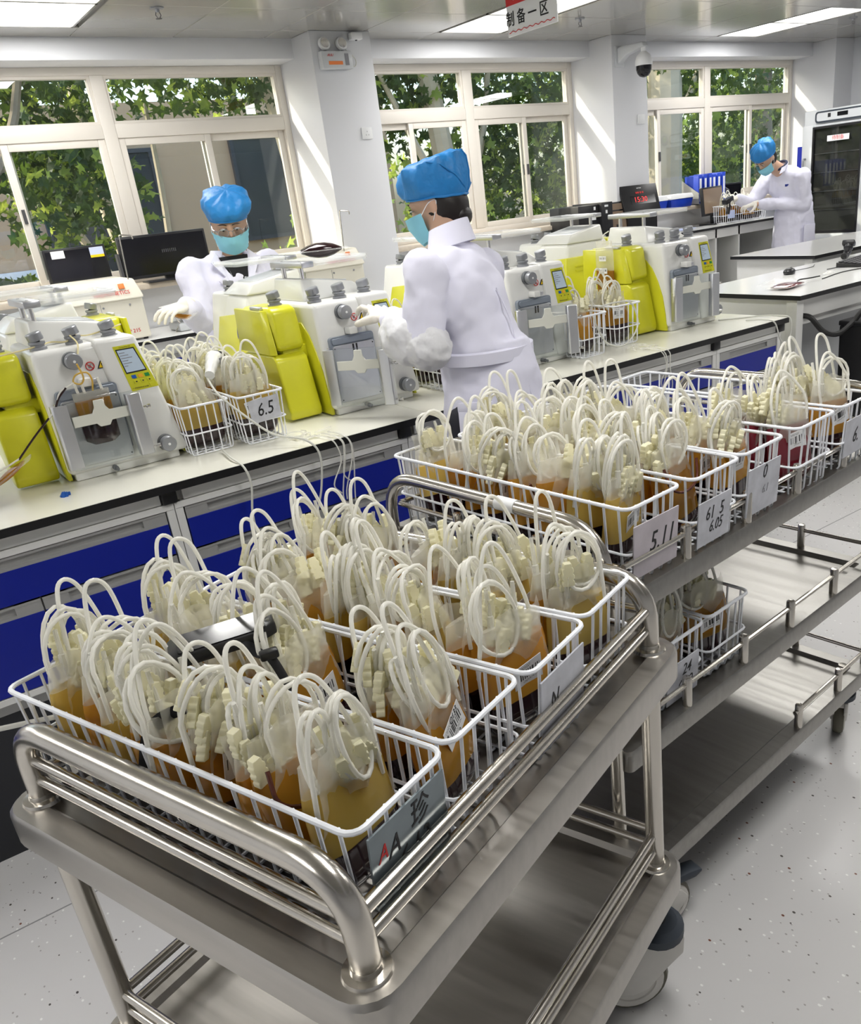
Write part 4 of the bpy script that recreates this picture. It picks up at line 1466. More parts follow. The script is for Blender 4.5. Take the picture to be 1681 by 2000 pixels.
def make_machine():
    t = thing('blood_separator', 'x', 'lab machine')
    # white shell
    b = MB()
    b.hexa([(0, 0, 0.018), (0.322, 0, 0.018), (0.318, 0.40, 0.018), (0, 0.40, 0.018), (0, 0.030, 0.345), (0.262, 0.030, 0.345), (0.255, 0.37, 0.345), (0, 0.37, 0.345)])
    b.build('shell', 'machine_white', t, bevel=0.016, seg=4)
    MB().box(0.014, 0.008, 0.0, 0.296, 0.385, 0.03).build('base', 'machine_white', t, bevel=0.004)
    # raised right-hand fascia with the control panel
    f = MB()
    f.hexa([(0.190, -0.008, 0.020), (0.322, -0.008, 0.020), (0.320, 0.05, 0.020), (0.190, 0.05, 0.020), (0.150, 0.020, 0.350), (0.262, 0.020, 0.350), (0.258, 0.20, 0.350), (0.150, 0.20, 0.350)])
    f.build('fascia', 'machine_white', t, bevel=0.012, seg=4)

    def face(x, z, off=0.0):   # point on the fascia front
        return (x, -0.008 + 0.028 * (z - 0.02) / 0.33 - off, z)

    def panel(name, pts, m, off, parent=t, th=0.0015):
        n = len(pts)
        vs = [face(x, z, off) for x, z in pts] + [face(x, z, off - th - 0.001) for x, z in pts]
        mb = MB().add(vs, [tuple(range(n)), tuple(range(2 * n - 1, n - 1, -1))] + [(i, (i + 1) % n, n + (i + 1) % n, n + i) for i in range(n)])
        return mb.build(name, m, parent, smooth=False)
    cp = panel('control_panel', [(0.196, 0.326), (0.254, 0.326), (0.286, 0.206), (0.214, 0.204)], 'machine_yellow', 0.001)
    panel('screen_bezel', [(0.201, 0.3175), (0.249, 0.3175), (0.267, 0.253), (0.212, 0.252)], 'black_plastic', 0.0025, cp)
    panel('screen', [(0.2035, 0.3145), (0.2465, 0.3145), (0.2635, 0.2565), (0.2135, 0.2555)], 'lcd', 0.0035, cp)
    for j in range(6):
        z = 0.308 - j * 0.007
        panel('screen_line', [(0.207 + j * 0.001, z), (0.222 + (j * 7 % 5) * 0.004, z), (0.222 + (j * 7 % 5) * 0.004, z - 0.0018), (0.207 + j * 0.001, z - 0.0018)], 'ink_grey', 0.0042, cp, 0.0004)
    for j, c in enumerate(('btn_blue', 'btn_orange', 'btn_green')):
        x = 0.222 + j * 0.0175
        panel('button', [(x, 0.246), (x + 0.0115, 0.246), (x + 0.0135, 0.237), (x + 0.0015, 0.237)], c, 0.003, cp)
        x += 0.003
        panel('key', [(x, 0.232), (x + 0.0115, 0.232), (x + 0.013, 0.2235), (x + 0.0015, 0.2235)], 'machine_yellow', 0.003, cp)
        panel('key_mark', [(x + 0.0045, 0.2295), (x + 0.0085, 0.2295), (x + 0.009, 0.2265), (x + 0.005, 0.2265)], 'ink_black', 0.0036, cp)
    panel('key', [(0.263, 0.219), (0.2755, 0.219), (0.278, 0.2095), (0.265, 0.2095)], 'machine_yellow', 0.003, cp)
    text('panel_print', '═ FRESENIUS KABI', 0.0052, 'ink_black', cp, face(0.238, 0.211, 0.0025), (R(85), 0, 0), ext=0.0001)
    text('panel_print', 'CompoMat G5', 0.0048, 'ink_black', cp, face(0.226, 0.3215, 0.0025), (R(85), 0, 0), ext=0.0001)
    knob_front(t, 0.262, -0.004, 0.052, 0.0225)
    knob_front(t, 0.090, 0.026, 0.310, 0.0225)
    # centre recess: steel pressing plate
    MB().prism(rrect(0.024, 0.034, 0.178, 0.240, 0.010, 3), 'y', 0.004, 0.020).build('press_plate_rim', 'gunmetal', t)
    MB().prism(rrect(0.028, 0.038, 0.174, 0.214, 0.008, 3), 'y', -0.002, 0.010).build('press_plate', 'alu', t, bevel=0.001, seg=1)
    MB().prism(rrect(0.030, 0.217, 0.172, 0.236, 0.006, 3), 'y', 0.000, 0.010).build('press_plate', 'gunmetal', t, bevel=0.001, seg=1)
    for x in (0.096, 0.108):
        MB().box(x, -0.0035, 0.188, x + 0.005, 0.0, 0.212).build('slot', 'black_plastic', t)
    for x, z in ((0.034, 0.206), (0.168, 0.206), (0.034, 0.046), (0.168, 0.046)):
        MB().lathe([(0.002, 0), (0.002, 0.001)], 8, Matrix.Translation((x, -0.002, z)) @ Matrix.Rotation(R(90), 4, 'X')).build('screw', 'black_plastic', t)
    # tube breaker block above the plate
    MB().box(0.088, -0.016, 0.243, 0.116, 0.02, 0.264).build('breaker_block', 'machine_white', t, bevel=0.003)
    MB().box(0.116, -0.014, 0.246, 0.132, 0.02, 0.260).build('breaker_block', 'alu', t, bevel=0.002)
    # warning signs
    MB().prism([(0.147, 0.278), (0.171, 0.278), (0.159, 0.299)], 'y', 0.0205, 0.026).build('warning_sign', 'ink_black', t)
    w = MB().prism([(0.1505, 0.280), (0.1675, 0.280), (0.159, 0.2948)], 'y', 0.0198, 0.022).build('warning_sign', 'warn_yellow', t)
    MB().box(0.158, 0.0192, 0.2855, 0.160, 0.021, 0.291).box(0.158, 0.0192, 0.2822, 0.160, 0.021, 0.2842).build('sign_mark', 'ink_black', w)
    ring = [(0.130 + 0.0105 * math.cos(a * PI / 8), 0.0220, 0.288 + 0.0105 * math.sin(a * PI / 8)) for a in range(16)]
    pr = MB().tube(ring, 0.0013, 5, closed=True).build('prohibition_sign', 'ink_red', t)
    MB().tube([(0.123, 0.0216, 0.295), (0.137, 0.0216, 0.281)], 0.0011, 5).build('sign_bar', 'ink_red', pr)
    MB().box(0.127, 0.0215, 0.284, 0.133, 0.024, 0.292).build('sign_hand', 'ink_grey', pr)
    # screw knob low on the front
    MB().tube([(0.115, 0.004, 0.016), (0.115, -0.016, 0.016), (0.115, -0.0165, 0.016), (0.115, -0.030, 0.016)], [0.007, 0.007, 0.0045, 0.005], 12).build('thumb_screw', 'knob_dark', t)
    # yellow side shell panels
    side = [(0.016, 0.004), (0.022, 0.07), (0.036, 0.14), (0.060, 0.20), (0.090, 0.25), (0.128, 0.285), (0.397, 0.285), (0.402, 0.004)]
    MB().prism(side, 'x', -0.004, 0.006).build('side_panel', 'machine_yellow', t, bevel=0.002)
    bk = MB().hexa([(0.002, 0.392, 0.004), (0.316, 0.392, 0.004), (0.316, 0.404, 0.004), (0.002, 0.404, 0.004), (0.004, 0.37, 0.285), (0.274, 0.37, 0.285), (0.274, 0.384, 0.285), (0.004, 0.384, 0.285)])
    bk.build('back_panel', 'machine_yellow', t, bevel=0.003)
    for z in (0.225, 0.245):
        MB().obox((0.135, 0.391 - 0.0, z), (0.19, 0.004, 0.006), (R(4), 0, 0)).build('vent_slot', 'machine_yellow', t)
    MB().obox((0.06, 0.4035, 0.10), (0.085, 0.002, 0.045), (R(4), 0, 0)).build('type_plate', 'plate_grey', t)
    rp = MB().hexa([(0.316, 0.03, 0.004), (0.326, 0.03, 0.004), (0.322, 0.398, 0.004), (0.312, 0.398, 0.004), (0.268, 0.09, 0.262), (0.277, 0.09, 0.262), (0.272, 0.378, 0.285), (0.262, 0.378, 0.285)])
    rp.build('side_panel', 'machine_yellow', t, bevel=0.003)
    sx = 0.2835
    Ms = Matrix.Translation((0.2835, 0.30, 0.225)) @ Matrix.Rotation(R(-12), 4, 'Y') @ Matrix.Rotation(R(90), 4, 'Y')
    MB().lathe([(0.024, -0.004), (0.024, 0.003), (0.022, 0.0035)], 24, Ms @ Matrix.Scale(1.5, 4, (1, 0, 0)) @ Matrix.Scale(0.8, 4, (0, 1, 0))).build('round_sticker', 'sticker_blue', t)
    MB().obox((0.284, 0.345, 0.235), (0.003, 0.035, 0.05), (0, R(-12), 0)).build('paper_sticker', 'paper', t)
    # yellow scale module at the left, standing off the shell
    yo, xo = 0.075, -0.016
    up = MB().prism([(yo + 0.020, 0.222), (yo + 0.040, 0.338), (yo + 0.070, 0.346), (yo + 0.270, 0.342), (yo + 0.288, 0.240), (yo + 0.270, 0.216), (yo + 0.040, 0.214)], 'x', xo - 0.090, xo)
    up.build('scale_head', 'machine_yellow', t, bevel=0.018, seg=4)
    MB().hexa([(xo - 0.112, yo + 0.045, 0.205), (xo - 0.096, yo + 0.020, 0.205), (xo - 0.096, yo + 0.295, 0.205), (xo - 0.112, yo + 0.295, 0.205), (xo - 0.104, yo + 0.085, 0.338), (xo - 0.088, yo + 0.065, 0.338), (xo - 0.088, yo + 0.300, 0.338), (xo - 0.104, yo + 0.300, 0.338)]).build('scale_plate', 'machine_yellow', t, bevel=0.004)
    MB().obox((xo - 0.094, yo + 0.13, 0.343), (0.014, 0.075, 0.010), (0, 0, 0)).build('plate_clip', 'alu', t, bevel=0.002)
    MB().box(xo - 0.070, yo + 0.045, 0.180, 0.004, yo + 0.260, 0.222).build('scale_neck', 'machine_yellow', t, bevel=0.008)
    lo = MB().prism([(yo - 0.020, 0.028), (yo - 0.014, 0.006), (yo + 0.030, 0.004), (yo + 0.080, 0.028), (yo + 0.140, 0.070), (yo + 0.210, 0.098), (yo + 0.280, 0.104), (yo + 0.282, 0.190), (yo + 0.270, 0.200), (yo + 0.040, 0.204), (yo + 0.020, 0.19), (yo - 0.002, 0.10)], 'x', xo - 0.108, xo)
    lo.build('scale_foot', 'machine_yellow', t, bevel=0.014, seg=4)
    for x, z in ((-0.07, 0.192), (-0.03, 0.190)):
        MB().lathe([(0.0025, 0), (0.0025, 0.001)], 8, Matrix.Translation((x, yo + 0.0445, z)) @ Matrix.Rotation(R(90), 4, 'X')).build('screw', 'black_plastic', t)
    # top: hump with the donor-bag scale, posts, bar and acrylic tray
    hp = MB().hexa([(0.022, 0.135, 0.344), (0.262, 0.135, 0.344), (0.258, 0.375, 0.344), (0.022, 0.375, 0.344), (0.036, 0.160, 0.412), (0.215, 0.160, 0.384), (0.225, 0.368, 0.384), (0.036, 0.368, 0.412)])
    hp.build('hump', 'machine_white', t, bevel=0.007, seg=3)
    MB().hexa([(0.065, 0.180, 0.404), (0.205, 0.180, 0.384), (0.205, 0.350, 0.384), (0.065, 0.350, 0.404), (0.065, 0.180, 0.409), (0.205, 0.180, 0.389), (0.205, 0.350, 0.389), (0.065, 0.350, 0.409)]).build('hump_plate', 'fridge_grey', t, bevel=0.002)
    for y in (0.185, 0.320):
        MB().cyl((0.055, y, 0.395), (0.055, y, 0.448), 0.0078, n=16).build('post', 'chrome', t)
    MB().box(0.034, 0.130, 0.444, 0.076, 0.375, 0.462).build('tray_bar', 'alu', t, bevel=0.003)
    for y in (0.185, 0.320):
        MB().lathe([(0.004, 0.4618), (0.004, 0.4626)], 10, Matrix.Translation((0.054, y, 0))).build('bolt', 'knob_dark', t)
    tr = MB().prism(rrect(0.074, 0.130, 0.272, 0.375, 0.02, 4), 'z', 0.446, 0.454)
    tr.build('acrylic_tray', 'acrylic_tray', t)
    rim = rrect(0.076, 0.132, 0.270, 0.373, 0.018, 4)
    MB().tube([(x, y, 0.458) for x, y in rim], 0.0055, 6, closed=True).build('tray_rim', 'acrylic_tray', t)
    # sealing heads along the top edge and on the module
    for x, y in ((0.030, 0.075), (0.118, 0.075), (0.212, 0.085)):
        knob_top(t, x, y, 0.345)
    knob_top(t, -0.058, 0.175, 0.343)
    return t


def make_door(parent, ang, bar=True):
    d = bpy.data.objects.new('door', None)
    COL.objects.link(d)
    d.parent = parent
    d.location = (0.010, -0.010, 0)
    d.rotation_euler = (0, 0, ang)
    MB().prism([(-0.012, -0.002), (-0.012, -0.026), (-0.004, -0.030), (0.026, -0.030), (0.026, -0.024), (0.000, -0.022), (0.0, -0.002)], 'z', 0.042, 0.212).build('hinge_bar', 'alu', d, bevel=0.001, seg=1)
    MB().cyl((0.004, -0.012, 0.044), (0.004, -0.012, 0.216), 0.004, n=10).build('hinge_pin', 'chrome', d)
    MB().prism([(0.172, -0.012), (0.172, -0.034), (0.178, -0.038), (0.208, -0.038), (0.210, -0.030), (0.210, -0.012)], 'z', 0.040, 0.208).build('handle_bar', 'alu', d, bevel=0.0015, seg=1)
    MB().box(0.002, -0.018, 0.036, 0.196, -0.013, 0.213).build('door_pane', 'acrylic', d)
    cr = [(0.030, 0.148), (0.086, 0.148), (0.094, 0.138), (0.118, 0.138), (0.126, 0.150), (0.178, 0.150), (0.178, 0.178), (0.126, 0.178), (0.118, 0.190), (0.116, 0.208), (0.092, 0.208), (0.090, 0.190), (0.082, 0.176), (0.030, 0.176)]
    MB().prism(cr, 'y', -0.024, -0.018).build('bag_retainer', 'acrylic_mat', d, bevel=0.001, seg=1)
    MB().lathe([(0.003, 0), (0.003, 0.014), (0.005, 0.016), (0.005, 0.024)], 10, Matrix.Translation((0.206, -0.024, 0.165)) @ Matrix.Rotation(R(90), 4, 'Y')).build('door_pin', 'chrome', d)
    MB().lathe([(0.003, 0), (0.003, 0.014), (0.005, 0.016), (0.005, 0.024)], 10, Matrix.Translation((0.206, -0.024, 0.055)) @ Matrix.Rotation(R(90), 4, 'Y')).build('door_pin', 'chrome', d)
    return d


m0 = make_machine()
MACH = []
MSPEC = [(0.345, 2.440, 0, 'yellow and white blood separator with a dark bag in its closed door, nearest left', 0.0),
         (1.140, 2.440, 0, 'yellow and white blood separator with a blood bag on its top tray', R(-52)),
         (1.885, 2.440, 0, 'yellow and white blood separator half hidden right of the centre technician', R(-24)),
         (2.690, 2.440, 0, 'yellow and white blood separator at the far right end of the island', R(-10)),
         (0.640, 3.500, PI, 'blood separator with back turned behind the nearest left machine', 0.0),
         (1.450, 3.500, PI, 'blood separator with back turned and blue sticker before the glasses wearer', 0.0),
         (2.245, 3.500, PI, 'blood separator with back turned left of the centre technician', 0.0),
         (3.020, 3.500, PI, 'blood separator with back turned behind the rightmost front machine', 0.0)]
for k, (x, y, rz, lab, da) in enumerate(MSPEC):
    o = m0 if k == 0 else copy_tree(m0)
    o.location = (x, y, ZB + 0.0005)
    o.rotation_euler = (0, 0, rz)
    tag(o, lab, 'lab machine', 'blood separators on the island')
    MACH.append(o)
for o, (x, y, rz, lab, da) in zip(MACH, MSPEC):
    make_door(o, da)


def flat_bag(name, label, loc, rot, w, h, t_, fluid, group=None, parts=True):
    o = thing(name, label, 'blood bag', loc)
    o.rotation_euler = rot
    MB().loft([srect(z * h, w * (0.80 + 0.20 * math.sin(PI * min(1, max(0.02, z)))) , t_ * math.sin(PI * min(0.98, max(0.03, z))) ** 0.6) for z in (0, 0.08, 0.2, 0.4, 0.6, 0.8, 0.92, 1)]).build('fluid', fluid, o, angle=60)
    MB().loft([srect(z, w * 1.12, 0.0035) for z in (-0.014, 0.0, h * 0.5, h, h + 0.02)]).build('film_border', 'film_clear', o, angle=60)
    return o


# bag pressed in the first machine's door
pb = thing('blood_bag', 'amber and black blood bag held behind the door of the nearest left machine', 'blood bag', (0.345 + 0.106, 2.440 - 0.0135, ZB))
MB().loft([srect(z, 0.044 - (0.018 if z < 0.10 else 0.0), 0.006, e=0.6) for z in (0.092, 0.104, 0.13, 0.155)]).build('red_cell_layer', 'red_cells', pb, angle=60)
MB().loft([srect(z, 0.044, 0.006, e=0.6) for z in (0.155, 0.17, 0.19, 0.21)]).build('plasma_layer', 'plasma', pb, angle=60)
MB().loft([srect(z, 0.046, 0.005, e=0.6) for z in (0.21, 0.22, 0.232)]).build('pouch_top', 'film', pb, angle=60)
for x in (-0.030, -0.014, 0.030):
    MB().tube([(x, 0, 0.228), (x - 0.004, -0.002, 0.262)], [0.004, 0.003], 8).build('port', 'tube_milk', pb)
MB().tube(arc_pts([(0.006, -0.004, 0.232), (0.010, -0.012, 0.262), (0.0, -0.018, 0.282), (-0.026, -0.018, 0.280), (-0.036, -0.018, 0.264), (-0.020, -0.018, 0.256), (-0.010, -0.02, 0.272), (-0.018, -0.03, 0.308)], 6), 0.0023, 7).build('tube', 'plasma_pale', pb, angle=80)
MB().tube(arc_pts([(-0.036, -0.018, 0.262), (-0.075, -0.02, 0.245), (-0.095, -0.02, 0.21), (-0.12, -0.02, 0.185)], 6), 0.0023, 7).build('tube', 'tube_milk', pb, angle=80)
MB().tube(arc_pts([(-0.058, -0.0205, 0.254), (-0.082, -0.0205, 0.232), (-0.096, -0.0205, 0.208)], 6), 0.0027, 7).build('blood_tube', 'red_cells', pb, angle=80)
MB().tube(arc_pts([(-0.118, -0.02, 0.188), (-0.165, -0.025, 0.150), (-0.215, -0.03, 0.105)], 6), 0.0027, 7).build('blood_tube', 'red_cells', pb, angle=80)
MB().tube(arc_pts([(-0.213, -0.03, 0.107), (-0.26, -0.03, 0.09), (-0.30, -0.03, 0.088)], 6), 0.0024, 7).build('tube', 'tube_milk', pb, angle=80)

# bag lying on the second machine's tray
flat_bag('blood_bag', 'dark red blood bag lying on the top tray of the second machine', (1.235, 2.690, ZB + 0.486), (R(90), 0, R(68)), 0.052, 0.130, 0.024, 'red_cells')
# bag hanging on the fourth machine's yellow module
hb = thing('blood_bag', 'orange plasma bag hanging on the yellow side of the rightmost machine', 'blood bag', (2.690 - 0.142, 2.660, ZB + 0.175), R(90))
MB().loft([srect(z, 0.050, 0.011 * math.sin(PI * max(0.08, min(0.94, (z + 0.005) / 0.2))), e=0.6) for z in (0.0, 0.012, 0.03, 0.06, 0.085)]).build('plasma_layer', 'plasma', hb, angle=60)
MB().loft([srect(z, 0.052 - 0.10 * max(0, z - 0.15), 0.006, e=0.6) for z in (0.085, 0.12, 0.15, 0.165, 0.20)]).build('pouch_top', 'film', hb, angle=60)
MB().obox((0.0, 0.0, 0), (0.048, 0.0006, 0.022)).build('label', 'barcode_label', hb, loc=(0, 0.012, 0.085), rot=(0, 0, 0))
MB().obox((0.0, 0.0, 0), (0.040, 0.0006, 0.020)).build('label', 'barcode_label', hb, loc=(0.004, 0.008, 0.132), rot=(0, 0, 0))
MB().tube(arc_pts([(0.0, 0, 0.19), (0.002, 0.0, 0.22), (-0.01, -0.02, 0.235)], 5), 0.0025, 7).build('tube', 'tube_milk', hb)

# yellow sampling tube lying over the top of the first machine
yt = thing('tube', 'thin yellow sampling tube lying over the top of the first machine', 'tube', (0, 0, 0))
zz = ZB + 0.352
MB().tube(arc_pts([(0.20, 2.50, zz - 0.01), (0.33, 2.500, zz), (0.375, 2.505, zz + 0.004), (0.41, 2.53, zz + 0.006), (0.44, 2.50, zz + 0.004), (0.47, 2.535, zz + 0.010), (0.455, 2.500, zz + 0.018), (0.462, 2.470, zz - 0.002), (0.452, 2.455, zz - 0.03)], 6), 0.0022, 6).build('wall', 'tube_yellow', yt)
MB().tube(arc_pts([(0.463, 2.53, zz + 0.018), (0.50, 2.53, zz + 0.008), (0.555, 2.535, zz + 0.014), (0.60, 2.55, zz + 0.02)], 6), 0.0022, 6).build('wall', 'tube_yellow', yt)

# ================================================================ DEVICES, SCREENS, SMALL THINGS ON THE WALLS
def make_processor(label, loc):
    """cream bench-top cell processor with hinged lid"""
    t = thing('cell_processor', label, 'lab device', loc, 0, 'cream bench-top processors by the windows')
    MB().prism([(0.0, 0.0), (0.50, 0.0), (0.50, 0.19), (0.46, 0.235), (0.0, 0.235)], 'x', 0.0, 0.50).build('body', 'machine_cream', t, bevel=0.010, seg=3)
    MB().hexa([(-0.012, -0.020, 0.225), (0.512, -0.020, 0.225), (0.512, 0.44, 0.235), (-0.012, 0.44, 0.235), (0.012, 0.035, 0.335), (0.488, 0.035, 0.335), (0.47, 0.40, 0.345), (0.03, 0.40, 0.345)]).build('lid', 'machine_cream', t, bevel=0.014, seg=3)
    MB().hexa([(0.10, -0.006, 0.250), (0.455, -0.006, 0.250), (0.455, 0.02, 0.250), (0.10, 0.02, 0.250), (0.115, 0.020, 0.318), (0.440, 0.020, 0.318), (0.44, 0.04, 0.318), (0.115, 0.04, 0.318)]).build('lid_panel', 'machine_cream', t, bevel=0.004)
    text('lettering', 'HAEMONETICS', 0.030, 'ink_red', t, (0.335, -0.0075, 0.265), (R(68), 0, 0), ext=0.0004)
    lb = MB().obox((0.315, 0.005, 0.296), (0.105, 0.002, 0.030), (R(-22), 0, 0)).build('asset_label', 'paper', t)
    MB().obox((0.400, 0.006, 0.300), (0.034, 0.003, 0.030), (R(-22), 0, 0)).build('emblem', 'orange_mark', t, bevel=0.001)
    text('lettering', 'ACP 215', 0.030, 'ink_red', t, (0.39, -0.002, 0.045), (R(90), 0, 0), ext=0.0004)
    MB().lathe([(0.011, 0), (0.011, 0.002)], 16, Matrix.Translation((0.30, -0.001, 0.045)) @ Matrix.Rotation(R(90), 4, 'X')).build('emblem', 'ink_red', t)
    MB().box(0.30, -0.0015, 0.110, 0.35, 0.001, 0.150).build('inspection_label', 'paper', t)
    MB().box(0.255, -0.002, 0.02, 0.2565, 0.001, 0.215).build('panel_joint', 'ink_grey', t)
    for x in (0.27, 0.42):
        MB().lathe([(0.006, 0), (0.006, 0.004), (0.003, 0.008)], 10, Matrix.Translation((x, 0, 0.195)) @ Matrix.Rotation(R(90), 4, 'X')).build('catch', 'knob_grey', t)
    for x in (0.03, 0.47):
        for y in (0.03, 0.40):
            MB().cyl((x, y, -0.012), (x, y, 0.002), 0.014, n=10).build('foot', 'black_plastic', t)
    return t


make_processor('cream cell processor with red lettering on the window bench at the left', (0.935, 5.42, 0.912))
make_processor('cream cell processor with red lettering behind the second machine', (2.43, 5.42, 0.912))


def monitor(name, label, loc, rz, w, h, tilt=0.0, screen='screen_black', back=True, stand=0.10, cat='monitor'):
    t = thing(name, label, cat, loc, rz)
    e = Euler((tilt, 0, 0)).to_matrix().to_4x4()
    hd = MB().box(-w / 2, -0.012, stand, w / 2, 0.022, stand + h).build('housing', 'black_plastic', t, bevel=0.006)
    hd.matrix_basis = e
    sc = MB().box(-w / 2 + 0.014, -0.0135, stand + 0.02, w / 2 - 0.014, -0.0115, stand + h - 0.014).build('screen', screen, t)
    sc.matrix_basis = e
    MB().box(-w * 0.2, 0.02, stand + h * 0.25, w * 0.2, 0.05, stand + h * 0.75).build('rear_cover', 'black_plastic', t, bevel=0.01)
    MB().box(-0.03, 0.0, 0.005, 0.03, 0.03, stand + 0.05).build('neck', 'black_plastic', t, bevel=0.003)
    MB().box(-w * 0.28, -0.06, 0.0, w * 0.28, 0.10, 0.012).build('foot', 'black_plastic', t, bevel=0.004)
    return t


m1 = monitor('monitor', 'black monitor seen from behind with a white and a yellow sticker', (1.225, 5.86, SILL), 0, 0.36, 0.21, stand=0.05)
MB().box(-0.135, -0.0155, 0.205, -0.060, -0.0135, 0.248).build('sticker', 'paper', m1)
MB().box(0.085, -0.0155, 0.190, 0.165, -0.0135, 0.205).build('sticker', 'warn_yellow', m1)
MB().box(0.085, -0.0155, 0.205, 0.165, -0.0135, 0.248).build('sticker', 'paper_blue', m1)
m2 = monitor('monitor', 'large plain black monitor behind the woman with glasses', (1.76, 5.86, SILL), 0, 0.56, 0.255, stand=0.03)
for k in range(8):
    MB().box(-0.02 + k * 0.012, -0.0155, 0.17, -0.014 + k * 0.012, -0.0135, 0.19).build('vent_slot', 'dark_grey', m2)
MB().box(-0.30, -0.02, 0.0, -0.285, 0.03, 0.19).build('side_frame', 'dark_grey', m2)

# computers by the second column
pc = thing('desktop_computer', 'black desktop computer case with a small white label by the second column', 'computer', (5.115, 5.50, 1.0))
MB().box(-0.115, 0, 0, 0.115, 0.36, 0.315).build('case', 'black_plastic', pc, bevel=0.004)
MB().box(0.03, -0.002, 0.20, 0.075, 0.0, 0.25).build('sticker', 'paper', pc)
MB().box(0.055, -0.002, 0.275, 0.075, 0.0, 0.30).build('sticker', 'paper', pc)
pc2 = thing('desktop_computer', 'slim black computer tower between the case and its monitor', 'computer', (5.295, 5.47, 1.0))
MB().box(-0.062, 0, 0, 0.062, 0.36, 0.325).build('case', 'black_plastic', pc2, bevel=0.004)
MB().box(-0.02, -0.002, 0.24, 0.0, 0.0, 0.265).build('sticker', 'paper', pc2)
MB().box(-0.03, -0.002, 0.29, 0.01, 0.0, 0.305).build('sticker', 'paper', pc2)
monitor('monitor', 'black monitor with a brown desktop screen by the second column', (5.52, 5.56, 1.0), R(-6), 0.33, 0.23, tilt=R(-8), screen='lcd_brown', stand=0.085)
ck = thing('led_clock', 'black digital wall clock with red numerals leaning by the second column', 'clock', (5.74, 5.50, 1.20), R(-12))
e = Euler((R(-18), 0, 0)).to_matrix().to_4x4()
a = MB().box(-0.185, -0.012, 0, 0.185, 0.012, 0.235).build('case', 'black_plastic', ck, bevel=0.004)
a.matrix_basis = e
b = MB().box(-0.10, -0.0135, 0.075, 0.15, -0.012, 0.145).build('display', 'screen_black', ck)
b.matrix_basis = e
text('numerals', '15:30', 0.062, 'led_red', b, (0.0, -0.0145, 0.110), (R(90), 0, 0), ext=0.0004)
text('lettering', '■■ ■ ■', 0.020, 'ink_red', b, (0.0, -0.0145, 0.168), (R(90), 0, 0), ext=0.0004)
text('lettering', '▬▪▬', 0.018, 'paper', b, (0.0, -0.0145, 0.208), (R(90), 0, 0), ext=0.0004)
MB().box(-0.15, 0.0, -0.205, 0.15, 0.10, 0.0).build('support', 'black_plastic', ck)

bx = thing('storage_box', 'blue plastic box with white lid on the third window sill, left one', 'box', (6.27, 5.93, SILL), 0, 'blue boxes on the third window sill')
MB().hexa([(-0.14, -0.09, 0), (0.14, -0.09, 0), (0.14, 0.09, 0), (-0.14, 0.09, 0), (-0.155, -0.10, 0.075), (0.155, -0.10, 0.075), (0.155, 0.10, 0.075), (-0.155, 0.10, 0.075)]).build('tub', 'box_blue', bx, bevel=0.006)
MB().hexa([(-0.162, -0.107, 0.075), (0.162, -0.107, 0.075), (0.162, 0.107, 0.075), (-0.162, 0.107, 0.075), (-0.15, -0.095, 0.115), (0.15, -0.095, 0.115), (0.15, 0.095, 0.115), (-0.15, 0.095, 0.115)]).build('lid', 'paper', bx, bevel=0.006)
bx2 = copy_tree(bx)
bx2.location = (6.61, 5.92, SILL)
bx2['label'] = 'blue plastic box with white lid on the third window sill, beside the folders'
MB().tube(bend([(-0.06, 0, 0.112), (-0.06, 0, 0.165), (0.06, 0, 0.165), (0.06, 0, 0.112)], 0.03, 5), 0.008, 8).build('carry_handle', 'box_blue', bx)

fr = thing('file_rack', 'grey file rack on the third window sill', 'file rack', (6.83, 5.90, SILL))
MB().prism([(-0.09, 0), (0.12, 0), (0.12, 0.22), (-0.09, 0.10)], 'x', 0.0, 0.008).build('side', 'handle_grey', fr)
MB().prism([(-0.09, 0), (0.12, 0), (0.12, 0.22), (-0.09, 0.10)], 'x', 0.44, 0.448).build('side', 'handle_grey', fr)
MB().box(0.0, -0.09, 0, 0.448, 0.12, 0.006).build('floor', 'handle_grey', fr)
for k in range(6):
    f_ = thing('ring_binder', 'blue ring binder with white spine, %s in the file rack' % ['first', 'second', 'third', 'fourth', 'fifth', 'sixth'][k], 'binder', (6.875 + k * 0.066, 5.90, SILL + 0.007), R(4 * (k % 3 - 1)), 'blue ring binders on the window sill')
    MB().box(-0.027, -0.08, 0, 0.027, 0.10, 0.245 + 0.006 * (k % 3)).build('cover', 'folder_blue', f_, bevel=0.003)
    MB().box(-0.013, -0.0815, 0.02, 0.013, -0.079, 0.22).build('spine_label', 'paper', f_)

monitor('monitor', 'black monitor with brown document screen on the counter before the man', (6.90, 5.68, 1.0), R(14), 0.42, 0.25, tilt=R(-6), screen='lcd_brown', stand=0.085)
bm = monitor('monitor', 'black monitor seen edge-on behind the basket on the counter', (7.33, 5.88, 1.0), R(-4), 0.40, 0.25, stand=0.09)
pp = thing('paper_sheet', 'loose white papers lying on the counter by the third window', 'paper', (6.25, 5.62, 1.0005), R(8))
MB().box(-0.30, -0.09, 0, 0.02, 0.10, 0.002).build('sheet', 'paper', pp)
MB().obox((0.12, 0.0, 0.004), (0.30, 0.20, 0.002), (0, 0, R(12))).build('sheet', 'paper_blue', pp)

